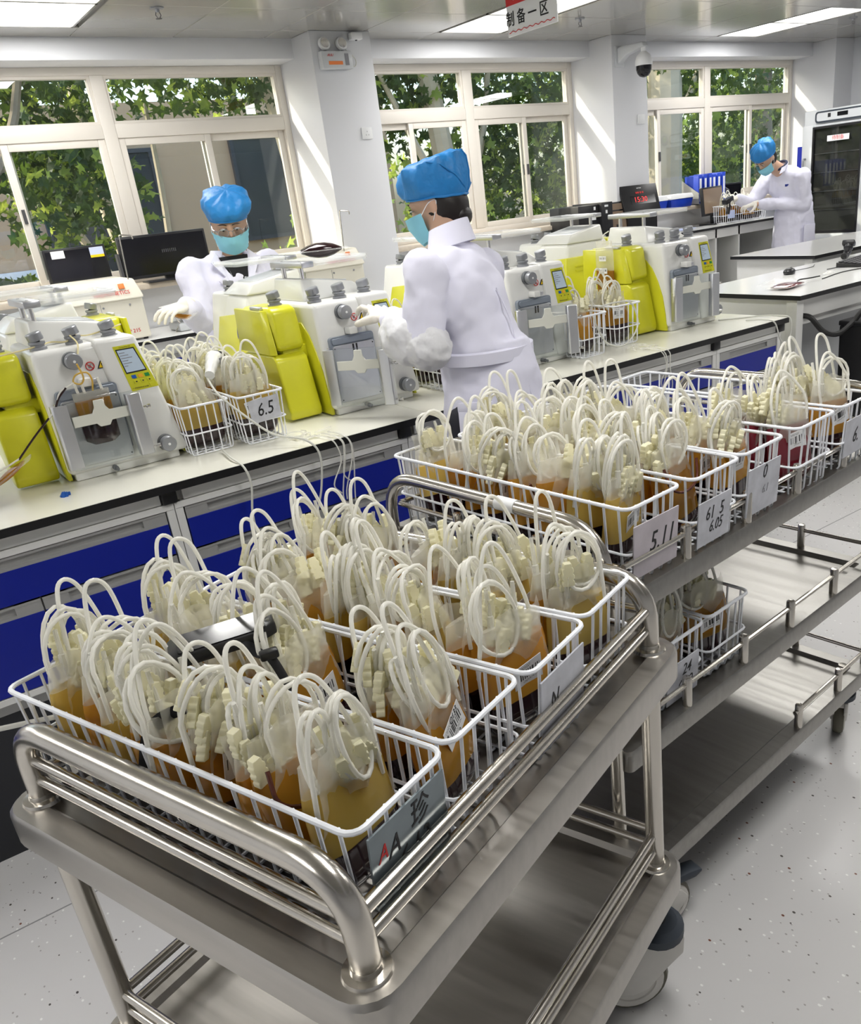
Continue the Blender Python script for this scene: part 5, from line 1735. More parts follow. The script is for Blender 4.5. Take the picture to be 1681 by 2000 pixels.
# refrigerator against the end column
fg = thing('refrigerator', 'grey upright laboratory refrigerator with dark glass door', 'refrigerator', (8.10, 5.24, 0))
MB().box(0, -0.46, 0.06, 0.62, 0.32, 1.90).build('cabinet', 'fridge_grey', fg, bevel=0.008)
for y in (-0.40, 0.26):
    MB().box(0.04, y - 0.03, 0, 0.10, y + 0.03, 0.06).build('foot', 'black_plastic', fg)
dr = MB()
y0, y1, z0, z1 = -0.44, 0.30, 0.66, 1.885
MB().box(-0.030, y0, 0.62, -0.001, y1, 1.72 + 0.05).build('door_backing', 'fridge_grey', fg)
dd = MB().box(-0.055, y0, 0.62, -0.031, y0 + 0.10, 1.77).box(-0.055, y1 - 0.115, 0.62, -0.031, y1, 1.77).box(-0.055, y0 + 0.10, 1.752, -0.031, y1 - 0.115, 1.77).box(-0.055, y0 + 0.10, 0.62, -0.031, y1 - 0.115, 0.79)
dd = dd.build('door', 'fridge_grey', fg, bevel=0.004)
gk = MB().box(-0.060, y0 + 0.10, 0.79, -0.034, y0 + 0.118, 1.752).box(-0.060, y1 - 0.133, 0.79, -0.034, y1 - 0.115, 1.752).box(-0.060, y0 + 0.118, 1.734, -0.034, y1 - 0.133, 1.752).box(-0.060, y0 + 0.118, 0.79, -0.034, y1 - 0.133, 0.815)
gk.build('gasket', 'black_plastic', dd)
MB().box(-0.044, y0 + 0.118, 0.815, -0.040, y1 - 0.133, 1.734).build('pane', 'fridge_glass', dd)
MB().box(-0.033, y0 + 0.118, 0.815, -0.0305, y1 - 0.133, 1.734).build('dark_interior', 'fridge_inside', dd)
for k in range(4):
    MB().box(-0.040, y0 + 0.12, 1.0 + k * 0.17, -0.034, y1 - 0.135, 1.006 + k * 0.17).build('shelf_edge', 'alu', dd)
ns = MB().box(-0.064, -0.21, 1.615, -0.061, 0.02, 1.665).build('notice', 'paper', dd)
text('notice_text', '待制备', 0.042, 'ink_red', ns, (-0.0645, -0.095, 1.64), (R(90), 0, R(-90)), ext=0.0004)
MB().tube(bend([(-0.055, 0.255, 1.02), (-0.095, 0.255, 1.02), (-0.095, 0.255, 1.48), (-0.055, 0.255, 1.48)], 0.015, 4), 0.009, 10).build('door_handle', 'knob_grey', dd)
MB().box(-0.06, 0.305, 0.90, -0.02, 0.345, 0.925).build('door_stop', 'black_plastic', fg)
pn = MB().prism(rrect(-0.33, 1.785, 0.19, 1.885, 0.03, 4), 'x', -0.022, 0.0).build('control_panel', 'rubber_navy', fg)
MB().prism(rrect(-0.31, 1.800, 0.17, 1.870, 0.02, 4), 'x', -0.026, -0.018).build('panel_face', 'fridge_grey', pn)
MB().box(-0.028, -0.16, 1.825, -0.024, -0.05, 1.86).build('display', 'screen_black', pn)
MB().box(-0.028, 0.02, 1.825, -0.024, 0.05, 1.86).build('display', 'ink_black', pn)
MB().lathe([(0.055, 0), (0.055, 0.003)], 24, Matrix.Translation((-0.003, -0.415, 1.83)) @ Matrix.Rotation(R(-90), 4, 'Y')).build('round_sticker', 'sticker_blue', fg)
MB().lathe([(0.030, 0.003), (0.030, 0.004)], 20, Matrix.Translation((-0.003, -0.415, 1.84)) @ Matrix.Rotation(R(-90), 4, 'Y')).build('round_sticker', 'btn_green', fg)
bp = thing('blue_board', 'deep blue board standing behind the man beside the refrigerator', 'board', (8.42, 5.83, 0))
MB().box(0, -0.20, 0.0, 0.03, 0.02, 1.60).build('panel', 'blue_laminate', bp)
MB().box(-0.012, -0.225, 0.0, 0.042, -0.2, 1.61).build('edge', 'fridge_grey', bp)

# hanging sign (faces down the room), printed characters as in the picture
sg = thing('hanging_sign', 'white hanging sign with red top band and black Chinese characters', 'sign', (3.4, 4.02, -0.010))
MB().box(-0.004, -0.205, 2.272, 0.004, 0.205, 2.475).build('board', 'paper', sg, bevel=0.001, seg=1)
MB().box(-0.005, -0.205, 2.415, -0.0035, 0.205, 2.475).build('red_band', 'ink_red', sg)
text('characters', '制 备 一 区', 0.074, 'ink_black', sg, (-0.0055, 0.035, 2.348), (R(90), 0, R(-90)), ext=0.0005, offset=0.0007)
text('band_print', '◎ ▬▬▬▬', 0.024, 'plate_purple', sg, (-0.0058, 0.085, 2.442), (R(90), 0, R(-90)), ext=0.0004)
MB().tube([(-0.006, -0.19 + k * 0.01, 2.292 + 0.004 * math.sin(k * 1.3)) for k in range(39)], 0.002, 4).build('wavy_line', 'ink_red', sg)
for y in (-0.15, 0.15):
    MB().cyl((0, y, 2.475), (0, y, CEIL + 0.01), 0.0015, n=6).build('hanging_wire', 'steel', sg)

for k, (x, y, lab) in enumerate(((1.79, 5.10, 'bronze ceiling sprinkler above the first window'), (4.74, 5.09, 'bronze ceiling sprinkler right of the hanging sign'), (7.62, 4.80, 'bronze ceiling sprinkler by the last light panels'))):
    sp = thing('sprinkler', lab, 'sprinkler', (x, y, CEIL), 0, 'ceiling sprinklers')
    MB().lathe([(0.035, 0), (0.034, -0.006), (0.012, -0.008), (0.010, -0.022)], 18).build('rosette', 'knob_grey', sp)
    MB().tube([(-0.008, 0, -0.02), (-0.014, 0, -0.035), (-0.004, 0, -0.048)], 0.0022, 6).tube([(0.008, 0, -0.02), (0.014, 0, -0.035), (0.004, 0, -0.048)], 0.0022, 6).build('yoke', 'dark_grey', sp)
    MB().lathe([(0.016, -0.049), (0.016, -0.051)], 14).build('deflector', 'dark_grey', sp)

el = thing('emergency_light', 'grey twin-head emergency light with orange strip high on the first column', 'emergency light', (3.04, YC, 2.37))
MB().box(-0.11, -0.055, -0.05, 0.11, -0.001, 0.05).build('case', 'fridge_grey', el, bevel=0.006)
MB().box(-0.065, -0.057, -0.028, 0.035, -0.0545, -0.008).build('strip', 'orange_mark', el)
MB().box(0.055, -0.057, -0.032, 0.082, -0.0545, 0.034).build('switch_panel', 'ink_grey', el)
text('lettering', 'AULI', 0.020, 'ink_red', el, (-0.05, -0.0565, 0.025), (R(90), 0, 0), ext=0.0004, shear=0.3)
for x in (-0.062, 0.062):
    h = MB().lathe([(0.038, 0), (0.040, 0.01), (0.036, 0.022), (0.030, 0.024)], 22, Matrix.Translation((x, -0.012, 0.092)) @ Matrix.Rotation(R(78), 4, 'X')).build('lamp_head', 'paper', el)
    MB().lathe([(0.028, 0.024), (0.028, 0.026), (0.012, 0.030)], 20, Matrix.Translation((x, -0.012, 0.092)) @ Matrix.Rotation(R(78), 4, 'X')).build('reflector', 'chrome', h)
    MB().cyl((x, -0.02, 0.048), (x, -0.02, 0.062), 0.010, n=10).build('swivel', 'dark_grey', el)
MB().tube(arc_pts([(0.075, -0.02, 0.085), (0.10, -0.02, 0.05), (0.155, -0.01, 0.01), (0.150, -0.01, -0.03), (0.11, -0.02, -0.03)], 6), 0.0025, 6).build('cable', 'cable_grey', el)
jb = thing('junction_box', 'small white cable box under the ceiling beside the emergency light', 'box', (3.21, YC - 0.001, 2.505))
MB().box(-0.04, -0.05, -0.02, 0.04, 0, 0.02).build('case', 'paper', jb, bevel=0.004)
MB().lathe([(0.008, -0.021), (0.006, -0.026)], 10, Matrix.Translation((0, -0.03, 0))).build('gland', 'dark_grey', jb)
for k, (x, z, lab) in enumerate(((3.207, 1.943, 'white three-pin wall socket on the first column'), (5.853, 1.928, 'white wall switch on the second column'))):
    sw = thing('wall_socket' if k == 0 else 'wall_switch', lab, 'socket' if k == 0 else 'switch', (x, YC, z))
    MB().box(-0.040, -0.009, -0.036, 0.040, -0.0005, 0.036).build('plate', 'paper', sw, bevel=0.003)
    if k == 0:
        for px, pz in ((0, 0.010), (-0.010, -0.010), (0.010, -0.010)):
            MB().box(px - 0.0015, -0.0098, pz - 0.004, px + 0.0015, -0.008, pz + 0.004).build('pin_hole', 'ink_grey', sw)
    else:
        MB().box(-0.028, -0.0115, -0.026, 0.028, -0.0085, 0.026).build('rocker', 'paper', sw, bevel=0.001)
cc = thing('dome_camera', 'white bracketed security camera with black dome on the second column', 'security camera', (5.62, YC, 2.40))
MB().box(-0.05, -0.012, -0.09, 0.05, 0, 0.06).build('wall_plate', 'fridge_grey', cc, bevel=0.004)
MB().prism([(-0.01, -0.07), (-0.01, 0.045), (-0.06, 0.05), (-0.28, 0.045), (-0.30, 0.01), (-0.22, 0.0), (-0.10, -0.02)], 'x', -0.03, 0.03).build('arm', 'fridge_grey', cc, bevel=0.010, seg=3)
MB().lathe([(0.02, 0.02), (0.02, -0.02), (0.052, -0.045), (0.066, -0.08), (0.068, -0.115), (0.062, -0.118)], 24, Matrix.Translation((0, -0.27, 0))).build('housing', 'paper', cc)
MB().lathe([(0.061, -0.117), (0.060, -0.145), (0.052, -0.170), (0.035, -0.190), (0.010, -0.199)], 24, Matrix.Translation((0, -0.27, 0))).build('dome', 'screen_black', cc)
for k, (x, y, z, lab) in enumerate(((2.80, 5.45, 0.91, 'thin metal drip stand rod with hooked top before the first column'), (1.375, 5.46, 0.91, 'thin metal drip stand rod with hooked top before the first window'))):
    hk = thing('hook_rod', lab, 'hook rod', (x, y, z))
    MB().tube(bend([(0, 0, 0.0), (0.03, 0, 0.575), (0.10, 0, 0.565), (0.10, 0, 0.545)], 0.01, 4), 0.004, 8).build('rod', 'steel', hk)
    MB().cyl((0, 0, 0), (0, 0, 0.01), 0.03, n=14).build('foot', 'steel', hk)
sl = thing('scale_stand', 'small white tilting scale on the window bench beside the gloved hand', 'scale', (1.62, 5.46, 0.9005))
MB().box(0.0, 0.0, 0, 0.24, 0.22, 0.05).build('base', 'fridge_grey', sl, bevel=0.012)
MB().obox((0.08, 0.08, 0.155), (0.26, 0.20, 0.014), (0, R(-6), 0)).build('platform', 'paper', sl, bevel=0.005)
MB().prism([(0.06, 0.05), (0.20, 0.05), (0.17, 0.15), (0.05, 0.15)], 'y', 0.06, 0.16).build('column', 'fridge_grey', sl, bevel=0.01)
MB().tube([(-0.02, 0.08, 0.14), (0.02, 0.04, 0.05), (-0.03, 0.0, 0.004)], 0.005, 8).build('strut', 'steel', sl)

# things on the right-hand bench
ms = thing('computer_mouse', 'black computer mouse on the pale bench at the right', 'mouse', (4.36, 3.05, 0.9005), R(20))
MB().ell((0, 0, 0.012), (0.055, 0.032, 0.022), 16, 10).build('shell', 'black_plastic', ms)
MB().box(0.02, -0.002, 0.030, 0.04, 0.002, 0.034).build('wheel', 'dark_grey', ms)
MB().tube(arc_pts([(0.05, 0, 0.01), (0.12, -0.01, 0.005), (0.25, -0.06, 0.005), (0.36, -0.05, 0.006)], 6), 0.002, 6).build('cable', 'cable_black', ms)
kb = thing('keyboard', 'black keyboard on the pale bench at the right', 'keyboard', (4.86, 2.90, 0.9005), R(10))
MB().hexa([(-0.22, -0.07, 0), (0.22, -0.07, 0), (0.22, 0.07, 0), (-0.22, 0.07, 0), (-0.22, -0.07, 0.014), (0.22, -0.07, 0.014), (0.22, 0.07, 0.028), (-0.22, 0.07, 0.028)]).build('tray', 'black_plastic', kb, bevel=0.003)
key = None
for r_ in range(5):
    for c_ in range(15):
        if key is None:
            key = MB().box(-0.0115, -0.0105, 0, 0.0115, 0.0105, 0.006).build('key', 'dark_grey', kb, bevel=0.0015, seg=1)
            k_ = key
        else:
            k_ = key.copy()
            COL.objects.link(k_)
        k_.location = (-0.196 + c_ * 0.028, -0.052 + r_ * 0.026, 0.0165 + r_ * 0.0026)
sc = thing('barcode_scanner', 'black handheld barcode scanner lying by the keyboard', 'scanner', (5.08, 3.14, 0.9005), R(200))
MB().tube(arc_pts([(0.10, 0, 0.02), (0.04, 0, 0.022), (0.0, 0, 0.045), (-0.02, 0, 0.075)], 5), [0.018] * 4 + [0.02] * 4 + [0.024] * 4 + [0.028] * 4, 12).build('body', 'black_plastic', sc)
MB().obox((-0.02, 0, 0.085), (0.05, 0.075, 0.03), (0, R(-25), 0)).build('head', 'black_plastic', sc, bevel=0.008)
MB().obox((-0.045, 0, 0.092), (0.003, 0.05, 0.02), (0, R(-25), 0)).build('window', 'paper', sc)
MB().tube(arc_pts([(0.10, 0, 0.02), (0.2, 0.03, 0.005), (0.4, 0.10, 0.005), (0.6, 0.02, 0.005)], 6), 0.0025, 6).build('cable', 'cable_black', sc)
bl = thing('paper_sheet', 'blue plastic sheet on the pale bench behind the keyboard', 'sheet', (5.30, 3.02, 0.9005), R(10))
MB().box(-0.12, -0.10, 0, 0.22, 0.10, 0.003).build('sheet', 'paper_blue', bl)
rm = monitor('monitor', 'monitor at the right picture edge standing on the empty pale worktop', (6.75, 3.75, 0.90), R(-80), 0.5, 0.32, screen='lcd', stand=0.10)
# crumpled film wrapper and flat blood bag
for k, (x, y, sx, lab) in enumerate(((4.02, 2.86, 0.12, 'crumpled clear film wrapper beside the flat blood bag'), (4.36, 2.80, 0.035, 'small scrap of clear film before the mouse'))):
    rnd = random.Random(40 + k)
    cw = thing('film_wrapper', lab, 'wrapper', (x, y, 0.9005), R(10))
    rows = [[(sx * (j - 4) / 4, sx * 0.7 * (i - 3) / 3, 0.003 + 0.018 * rnd.random() * (1 if 0 < i < 6 and 0 < j < 8 else 0.1)) for j in range(9)] for i in range(7)]
    MB().sheet(rows).build('film', 'film_clear', cw, angle=20)
fb_ = flat_bag('blood_bag', 'flat dark red blood bag with black tube on the pale bench', (3.98, 2.74, 0.912), (R(90), 0, R(-80)), 0.055, 0.20, 0.010, 'blood_red')
MB().tube(arc_pts([(0.0, 0.0, -0.01), (-0.01, 0.005, -0.06), (0.03, 0.008, -0.10), (0.05, 0.008, -0.17)], 6), 0.0035, 7).build('tube', 'cable_black', fb_)
lc = thing('cable', 'long black cable lying across the pale bench past the flat bag', 'cable', (4.1, 2.72, 0.9025))
MB().tube(arc_pts([(0.08, 0, 0.0), (0.35, 0.05, 0.0), (0.6, 0.02, 0.0), (0.85, 0.10, 0.0), (1.05, 0.16, 0.0)], 6), 0.003, 6).build('cord', 'cable_black', lc)
bn = thing('waste_bin', 'tall black box standing before the pale bench at the right picture edge', 'bin', (3.97, 2.24, 0))
MB().hexa([(0, 0, 0), (0.30, 0, 0), (0.30, 0.22, 0), (0, 0.22, 0), (-0.008, -0.008, 0.71), (0.308, -0.008, 0.71), (0.308, 0.228, 0.71), (-0.008, 0.228, 0.71)]).build('body', 'black_plastic', bn, bevel=0.006)
MB().box(-0.012, -0.012, 0.71, 0.312, 0.232, 0.735).build('lid', 'black_plastic', bn, bevel=0.006)
hs = thing('hose', 'thick black hose bending out of the pale bench end panel', 'hose', (3.72, 2.50, 0.775))
MB().tube(arc_pts([(0.01, 0.06, 0.015), (0.02, -0.01, 0.01), (0.06, -0.06, -0.06), (0.14, -0.09, -0.085), (0.24, -0.10, -0.05), (0.30, -0.12, 0.0), (0.33, -0.13, -0.06)], 6), 0.013, 10).build('pipe', 'cable_black', hs)
MB().lathe([(0.022, 0), (0.020, 0.012)], 14, Matrix.Translation((0.01, 0.05, 0.015)) @ Matrix.Rotation(R(90), 4, 'X')).build('flange', 'alu', hs)

# ================================================================ PEOPLE
def caps(mb, p0, p1, r0, r1, n=14):
    """tapered limb with round ends"""
    p0, p1 = Vector(p0), Vector(p1)
    mb.tube([p0, p0.lerp(p1, 0.33), p0.lerp(p1, 0.66), p1], [r0, r0 + (r1 - r0) * 0.33, r0 + (r1 - r0) * 0.66, r1], n)
    mb.ell(p0, (r0, r0, r0), n, 8)
    mb.ell(p1, (r1, r1, r1), n, 8)
    return mb


def remesh(mb, name, m, parent, vox, smooth=4, folds=0.0, fscale=0.12):
    o = mb.build(name, m, parent)
    r_ = o.modifiers.new('remesh', 'REMESH')
    r_.mode = 'VOXEL'
    r_.voxel_size = vox
    r_.use_smooth_shade = True
    s_ = o.modifiers.new('smooth', 'SMOOTH')
    s_.iterations = smooth
    s_.factor = 0.5
    if folds:
        tx = bpy.data.textures.new(name + '_folds', 'CLOUDS')
        tx.noise_scale = fscale
        tx.noise_depth = 2
        d = o.modifiers.new('folds', 'DISPLACE')
        d.texture = tx
        d.strength = folds
        d.mid_level = 0.5
        d.texture_coords = 'LOCAL'
    bpy.context.view_layer.update()
    evaluated(o)
    if not o.data.materials:
        o.data.materials.append(MATS[m])
    o.data.polygons.foreach_set('use_smooth', [True] * len(o.data.polygons))
    return o


def head_shapes(mb, M_):
    """skull, jaw, nose and ears; the face looks along -y of the head frame"""
    def e(c, r_, rot=(0, 0, 0)):
        tmp = MB().ell(c, r_, 16, 11, rot)
        mb.add([M_ @ Vector(v) for v in tmp.v], tmp.f)
    e((0, 0.006, 0.010), (0.072, 0.088, 0.088))
    e((0, -0.022, -0.045), (0.060, 0.066, 0.070))
    e((0, -0.045, -0.085), (0.034, 0.036, 0.028))
    e((0, -0.092, -0.030), (0.012, 0.017, 0.016))
    e((0, -0.086, -0.006), (0.008, 0.012, 0.026))
    e((0, -0.086, -0.066), (0.022, 0.010, 0.010))
    for s_ in (-1, 1):
        e((0.074 * s_, 0.008, -0.012), (0.009, 0.020, 0.030))
        e((0.030 * s_, -0.078, 0.012), (0.020, 0.012, 0.008))


def face_parts(par, M_, glasses=False, lids=True):
    for s_ in (-1, 1):
        MB().ell((0.030 * s_, -0.0835, -0.006), (0.0125, 0.006, 0.0034), 12, 7).build('eye', 'paper', par).matrix_basis = M_
        MB().ell((0.029 * s_, -0.0890, -0.0080), (0.0050, 0.0022, 0.0030), 10, 7).build('iris', 'ink_black', par).matrix_basis = M_
        MB().tube(arc_pts([(0.014 * s_, -0.0885, -0.001), (0.030 * s_, -0.0920, 0.0015), (0.044 * s_, -0.0850, -0.003)], 5), 0.0016, 5).build('eyelid', 'hair', par).matrix_basis = M_
        MB().tube(arc_pts([(0.012 * s_, -0.0915, 0.015), (0.028 * s_, -0.0920, 0.020), (0.048 * s_, -0.0800, 0.015)], 5), [0.0022] * 9 + [0.0012] * 2, 5).build('eyebrow', 'hair', par).matrix_basis = M_
    if glasses:
        g = bpy.data.objects.new('glasses', None)
        COL.objects.link(g)
        g.parent = par
        g.matrix_basis = M_
        for s_ in (-1, 1):
            ring = [(0.031 * s_ + 0.0225 * math.cos(a * PI / 8), -0.103, -0.012 + 0.0185 * math.sin(a * PI / 8)) for a in range(16)]
            MB().tube(ring, 0.0013, 5, closed=True).build('lens_rim', 'knob_grey', g)
            MB().add(ring, [tuple(range(16))]).build('lens', 'lens_glass', g, smooth=False)
            MB().tube([(0.053 * s_, -0.100, -0.006), (0.074 * s_, -0.075, -0.004), (0.078 * s_, 0.005, -0.004)], 0.0013, 5).build('temple', 'chrome', g)
        MB().tube([(-0.010, -0.104, -0.006), (0, -0.106, -0.003), (0.010, -0.104, -0.006)], 0.0012, 5).build('bridge', 'chrome', g)


def mask_part(par, M_, top=-0.024):
    rows = []
    for i in range(9):
        f = i / 8
        z = top - f * 0.084
        row = []
        for j in range(17):
            a = R(-78 + 156 * j / 16)
            r_ = 0.084 - 0.018 * f + 0.004 * math.sin(i * 2.6) * 0.35
            y = -0.020 - math.cos(a) * (0.092 - 0.026 * max(0, f - 0.55) / 0.45 + (0.014 * math.exp(-((j - 8) / 2.2) ** 2) if f < 0.45 else 0.006))
            row.append((math.sin(a) * r_, y, z - 0.012 * (1 - abs(math.sin(a))) * (f > 0.7)))
        rows.append(row)
    o = MB().sheet(rows).build('face_mask', 'mask_blue', par, angle=80)
    o.matrix_basis = M_
    for s_ in (-1, 1):
        MB().tube(arc_pts([(0.080 * s_, -0.040, top - 0.006), (0.079 * s_, -0.005, top + 0.020), (0.078 * s_, 0.022, -0.005), (0.074 * s_, 0.0, -0.045), (0.068 * s_, -0.040, top - 0.072)], 5), 0.0014, 5).build('ear_loop', 'paper', o)
    return o


def cap_part(par, M_, prof, seed, seams=False, off=(0, 0)):
    """bouffant cap: brim at forehead level, puffed crown"""
    rnd = random.Random(seed)
    ph = [rnd.uniform(0, 6.28) for _ in range(8)]
    rings = []
    n = 56
    for i, (z, rx, ry, dy) in enumerate(prof):
        amp = 0.0062 * math.sin(PI * (i + 0.6) / len(prof))
        ring = []
        for j in range(n):
            a = 2 * PI * j / n
            w = amp * (0.7 * math.sin(6 * a + ph[0] + i * 0.9) + 0.6 * math.sin(11 * a + ph[1] - i * 1.1) + 0.6 * math.sin(4 * a + ph[2] + i * 0.5))
            back = 0.5 - 0.5 * math.cos(a - PI / 2 + PI)   # 1 at the nape
            zz = z - (0.045 * back * max(0, 1 - i / 3.0))
            ring.append((math.cos(a) * (rx + w) + off[0] * i / len(prof), dy + math.sin(a) * (ry + w) + off[1] * i / len(prof), zz + w * 0.6))
        rings.append(ring)
    o = MB().loft(rings).build('bouffant_cap', 'cap_blue', par, angle=50)
    o.matrix_basis = M_
    MB().tube([(p[0] * 1.0, p[1], p[2]) for p in rings[0]], 0.004, 6, closed=True).build('elastic_band', 'cap_blue', o)
    if seams:
        MB().tube([Vector(rings[k][int(n * 0.25)]) * 1.006 for k in range(len(rings) - 1)], 0.0022, 5).build('seam', 'cap_blue', o)
        MB().tube([Vector(rings[k][int(n * 0.25 + 3 * k)]) * 1.006 for k in range(len(rings) - 1)], 0.0020, 5).build('seam', 'cap_blue', o)
        MB().tube([Vector(rings[k][int(n * 0.25 - 3 * k)]) * 1.006 for k in range(len(rings) - 1)], 0.0020, 5).build('seam', 'cap_blue', o)
    return o


def hand_part(par, M_, curl=0.6, spread=0.12, left=False):
    """gloved hand in its own frame: wrist at the origin, fingers along +x, palm down (-z), thumb at +y (right hand -y)"""
    s_ = 1 if left else -1
    mb = MB()
    mb.ell((0.045, 0, 0), (0.052, 0.042, 0.017), 14, 9)
    caps(mb, (-0.03, 0, 0), (0.02, 0, 0), 0.027, 0.026)
    for k, (y, ln) in enumerate(((0.030, 0.072), (0.010, 0.082), (-0.010, 0.076), (-0.029, 0.060))):
        p = Vector((0.085, y * s_, 0.002))
        ang, r_ = spread * (1.5 - k) * s_, 0.0098 - 0.0008 * k
        q = 0.12
        for seg in (0.44, 0.31, 0.25):
            d = Vector((math.cos(ang) * math.cos(q), math.sin(ang) * math.cos(q), -math.sin(q)))
            p2 = p + d * ln * seg
            caps(mb, p, p2, r_, r_ * 0.93, 10)
            p, r_ = p2, r_ * 0.92
            q += curl
    p = Vector((0.022, 0.034 * s_, -0.004))
    for d, r0, r1, ln in ((Vector((0.62, 0.62 * s_, -0.45)), 0.015, 0.0125, 0.036), (Vector((0.85, 0.18 * s_, -0.50)), 0.012, 0.011, 0.030), (Vector((0.90, -0.15 * s_, -0.40)), 0.011, 0.0095, 0.024)):
        p2 = p + d.normalized() * ln
        caps(mb, p, p2, r0, r1, 10)
        p = p2
    o = remesh(mb, 'glove', 'glove', par, 0.0035, 2)
    o.matrix_basis = M_
    return o


def legs(mb, x0, x1, y, z_hip=0.88):
    for x in (x0, x1):
        caps(mb, (x, y, z_hip), (x, y - 0.01, 0.47), 0.075, 0.055)
        caps(mb, (x, y - 0.01, 0.47), (x, y + 0.02, 0.08), 0.056, 0.040)
    return mb


def frame_from(origin, face, up=(0, 0, 1)):
    """matrix whose -y axis looks along face"""
    y = -Vector(face).normalized()
    x = y.cross(Vector(up)).normalized()
    z = x.cross(y)
    m = Matrix((x, y, z)).transposed().to_4x4()
    m.translation = origin
    return m


def hand_frame(origin, fingers, palm_normal_up):
    x = Vector(fingers).normalized()
    z = Vector(palm_normal_up)
    z = (z - x * z.dot(x)).normalized()
    y = z.cross(x)
    m = Matrix((x, y, z)).transposed().to_4x4()
    m.translation = origin
    return m


def shoe_parts(par, x0, x1, y, ang):
    for x in (x0, x1):
        o = MB().ell((0, 0, 0), (0.045, 0.125, 0.05), 16, 10).build('shoe', 'shoe', par)
        for v in o.data.vertices:
            if v.co.z < -0.03:
                v.co.z = -0.03
        o.location = (x, y, 0.031)
        o.rotation_euler = (0, 0, ang)


def person(label, base, body):
    o = remesh(body, 'person', 'skin', None, 0.011, 3)
    o.location = base
    return tag(o, label, 'person')


# ---- woman with glasses behind the island, facing the camera, head bowed to her right
base = Vector((1.485, 4.02, 0))
HM = frame_from(Vector((0.008, -0.075, 1.500)), (-0.34, -0.90, -0.40))
mb = MB()
head_shapes(mb, HM)
caps(mb, (0.0, -0.02, 1.30), (0.008, -0.045, 1.45), 0.058, 0.050)
mb.ell((0, 0, 1.16), (0.135, 0.085, 0.19), 18, 12)
mb.ell((0, 0.005, 0.93), (0.130, 0.09, 0.13), 18, 12)
SR, ER, WR = (-0.180, 0.0, 1.300), (-0.225, -0.115, 1.100), (-0.330, -0.270, 1.190)
SL, EL_, WL = (0.185, 0.0, 1.295), (0.235, -0.06, 1.05), (0.12, -0.27, 1.02)
for a, b, c in ((SR, ER, WR), (SL, EL_, WL)):
    caps(mb, a, b, 0.034, 0.030)
    caps(mb, b, c, 0.028, 0.024)
legs(mb, -0.085, 0.085, 0.01)
P1 = person('masked woman with glasses and blue cap behind the island facing the camera', base, mb)
face_parts(P1, HM, glasses=True)
mask_part(P1, HM)
MB().ell((0, 0.022, 0.005), (0.079, 0.082, 0.095), 16, 11).build('hair', 'hair', P1).matrix_basis = HM
cap_part(P1, HM, [(0.030, 0.080, 0.098, 0.004), (0.036, 0.091, 0.108, 0.008), (0.052, 0.103, 0.120, 0.012), (0.074, 0.106, 0.124, 0.018), (0.094, 0.098, 0.114, 0.024), (0.108, 0.076, 0.088, 0.028), (0.115, 0.042, 0.048, 0.030), (0.117, 0.010, 0.010, 0.030)], 3, off=(0.020, 0.012))
ct = MB()
ct.ell((0, 0.0, 1.20), (0.185, 0.120, 0.17), 20, 12)
ct.ell((0, 0.0, 1.30), (0.165, 0.085, 0.075), 20, 12)
ct.ell((0, 0.0, 1.00), (0.170, 0.122, 0.22), 20, 12)
ct.tube([(0, 0, 1.02), (0, 0.0, 0.85), (0, 0.0, 0.60), (0, 0, 0.42)], [0.155, 0.168, 0.185, 0.195], 22, flat=(1, 0.78))
for a, b, c in ((SR, ER, WR), (SL, EL_, WL)):
    caps(ct, a, b, 0.070, 0.060)
    caps(ct, b, Vector(b).lerp(Vector(c), 0.88), 0.060, 0.047)
remesh(ct, 'lab_coat', 'coat_white', P1, 0.010, 5, 0.030, 0.075)
# open neckline: black top, collar and lapels
MB().hexa([(-0.012, -0.128, 1.17), (0.012, -0.128, 1.17), (0.012, -0.05, 1.17), (-0.012, -0.05, 1.17), (-0.070, -0.088, 1.352), (0.062, -0.088, 1.352), (0.062, 0.02, 1.352), (-0.070, 0.02, 1.352)]).build('black_top', 'black_cloth', P1, bevel=0.004)
for s_ in (-1, 1):
    MB().add([(0.010 * s_, -0.137, 1.150), (0.105 * s_, -0.112, 1.255), (0.070 * s_, -0.112, 1.270), (0.115 * s_, -0.086, 1.335), (0.075 * s_, -0.060, 1.375), (0.052 * s_, -0.092, 1.330)], [(0, 1, 2, 3, 4, 5)]).build('lapel', 'coat_white', P1, solid=0.006, smooth=False)
    MB().sheet([[(s_ * 0.076 * math.cos(t) , -0.010 - 0.075 * math.sin(t), 1.372 - 0.018 * f + 0.01 * math.cos(t)) if f == 0 else (s_ * 0.098 * math.cos(t), -0.008 - 0.085 * math.sin(t), 1.335) for t in (-1.4, -1.0, -0.5, 0, 0.5, 0.9)] for f in (0, 1)]).build('collar', 'coat_white', P1, solid=0.004)
text('coat_badge', '▪▪ ▪▪', 0.026, 'ink_red', P1, (0.075, -0.122, 1.150), (R(88), 0, R(8)), ext=0.0005)
for x in (-0.125, 0.125):
    MB().obox((x, -0.112, 0.86), (0.10, 0.012, 0.12), (0, 0, R(-14 if x < 0 else 14))).build('pocket', 'coat_white', P1, bevel=0.003)
legm = MB()
legs(legm, -0.085, 0.085, 0.01)
lg = remesh(MB().add([(v[0] * 1.06, v[1] * 1.06, v[2]) for v in legm.v], legm.f), 'trousers', 'trousers', P1, 0.014, 3)
shoe_parts(P1, -0.085, 0.085, -0.04, 0)
HF = hand_frame(Vector(WR), (-0.80, -0.45, -0.10), (0.1, -0.2, 1))
hand_part(P1, HF, 0.5)
hand_part(P1, hand_frame(Vector(WL), (-0.6, -0.7, -0.3), (0, -0.2, 1)), 0.5, left=True)
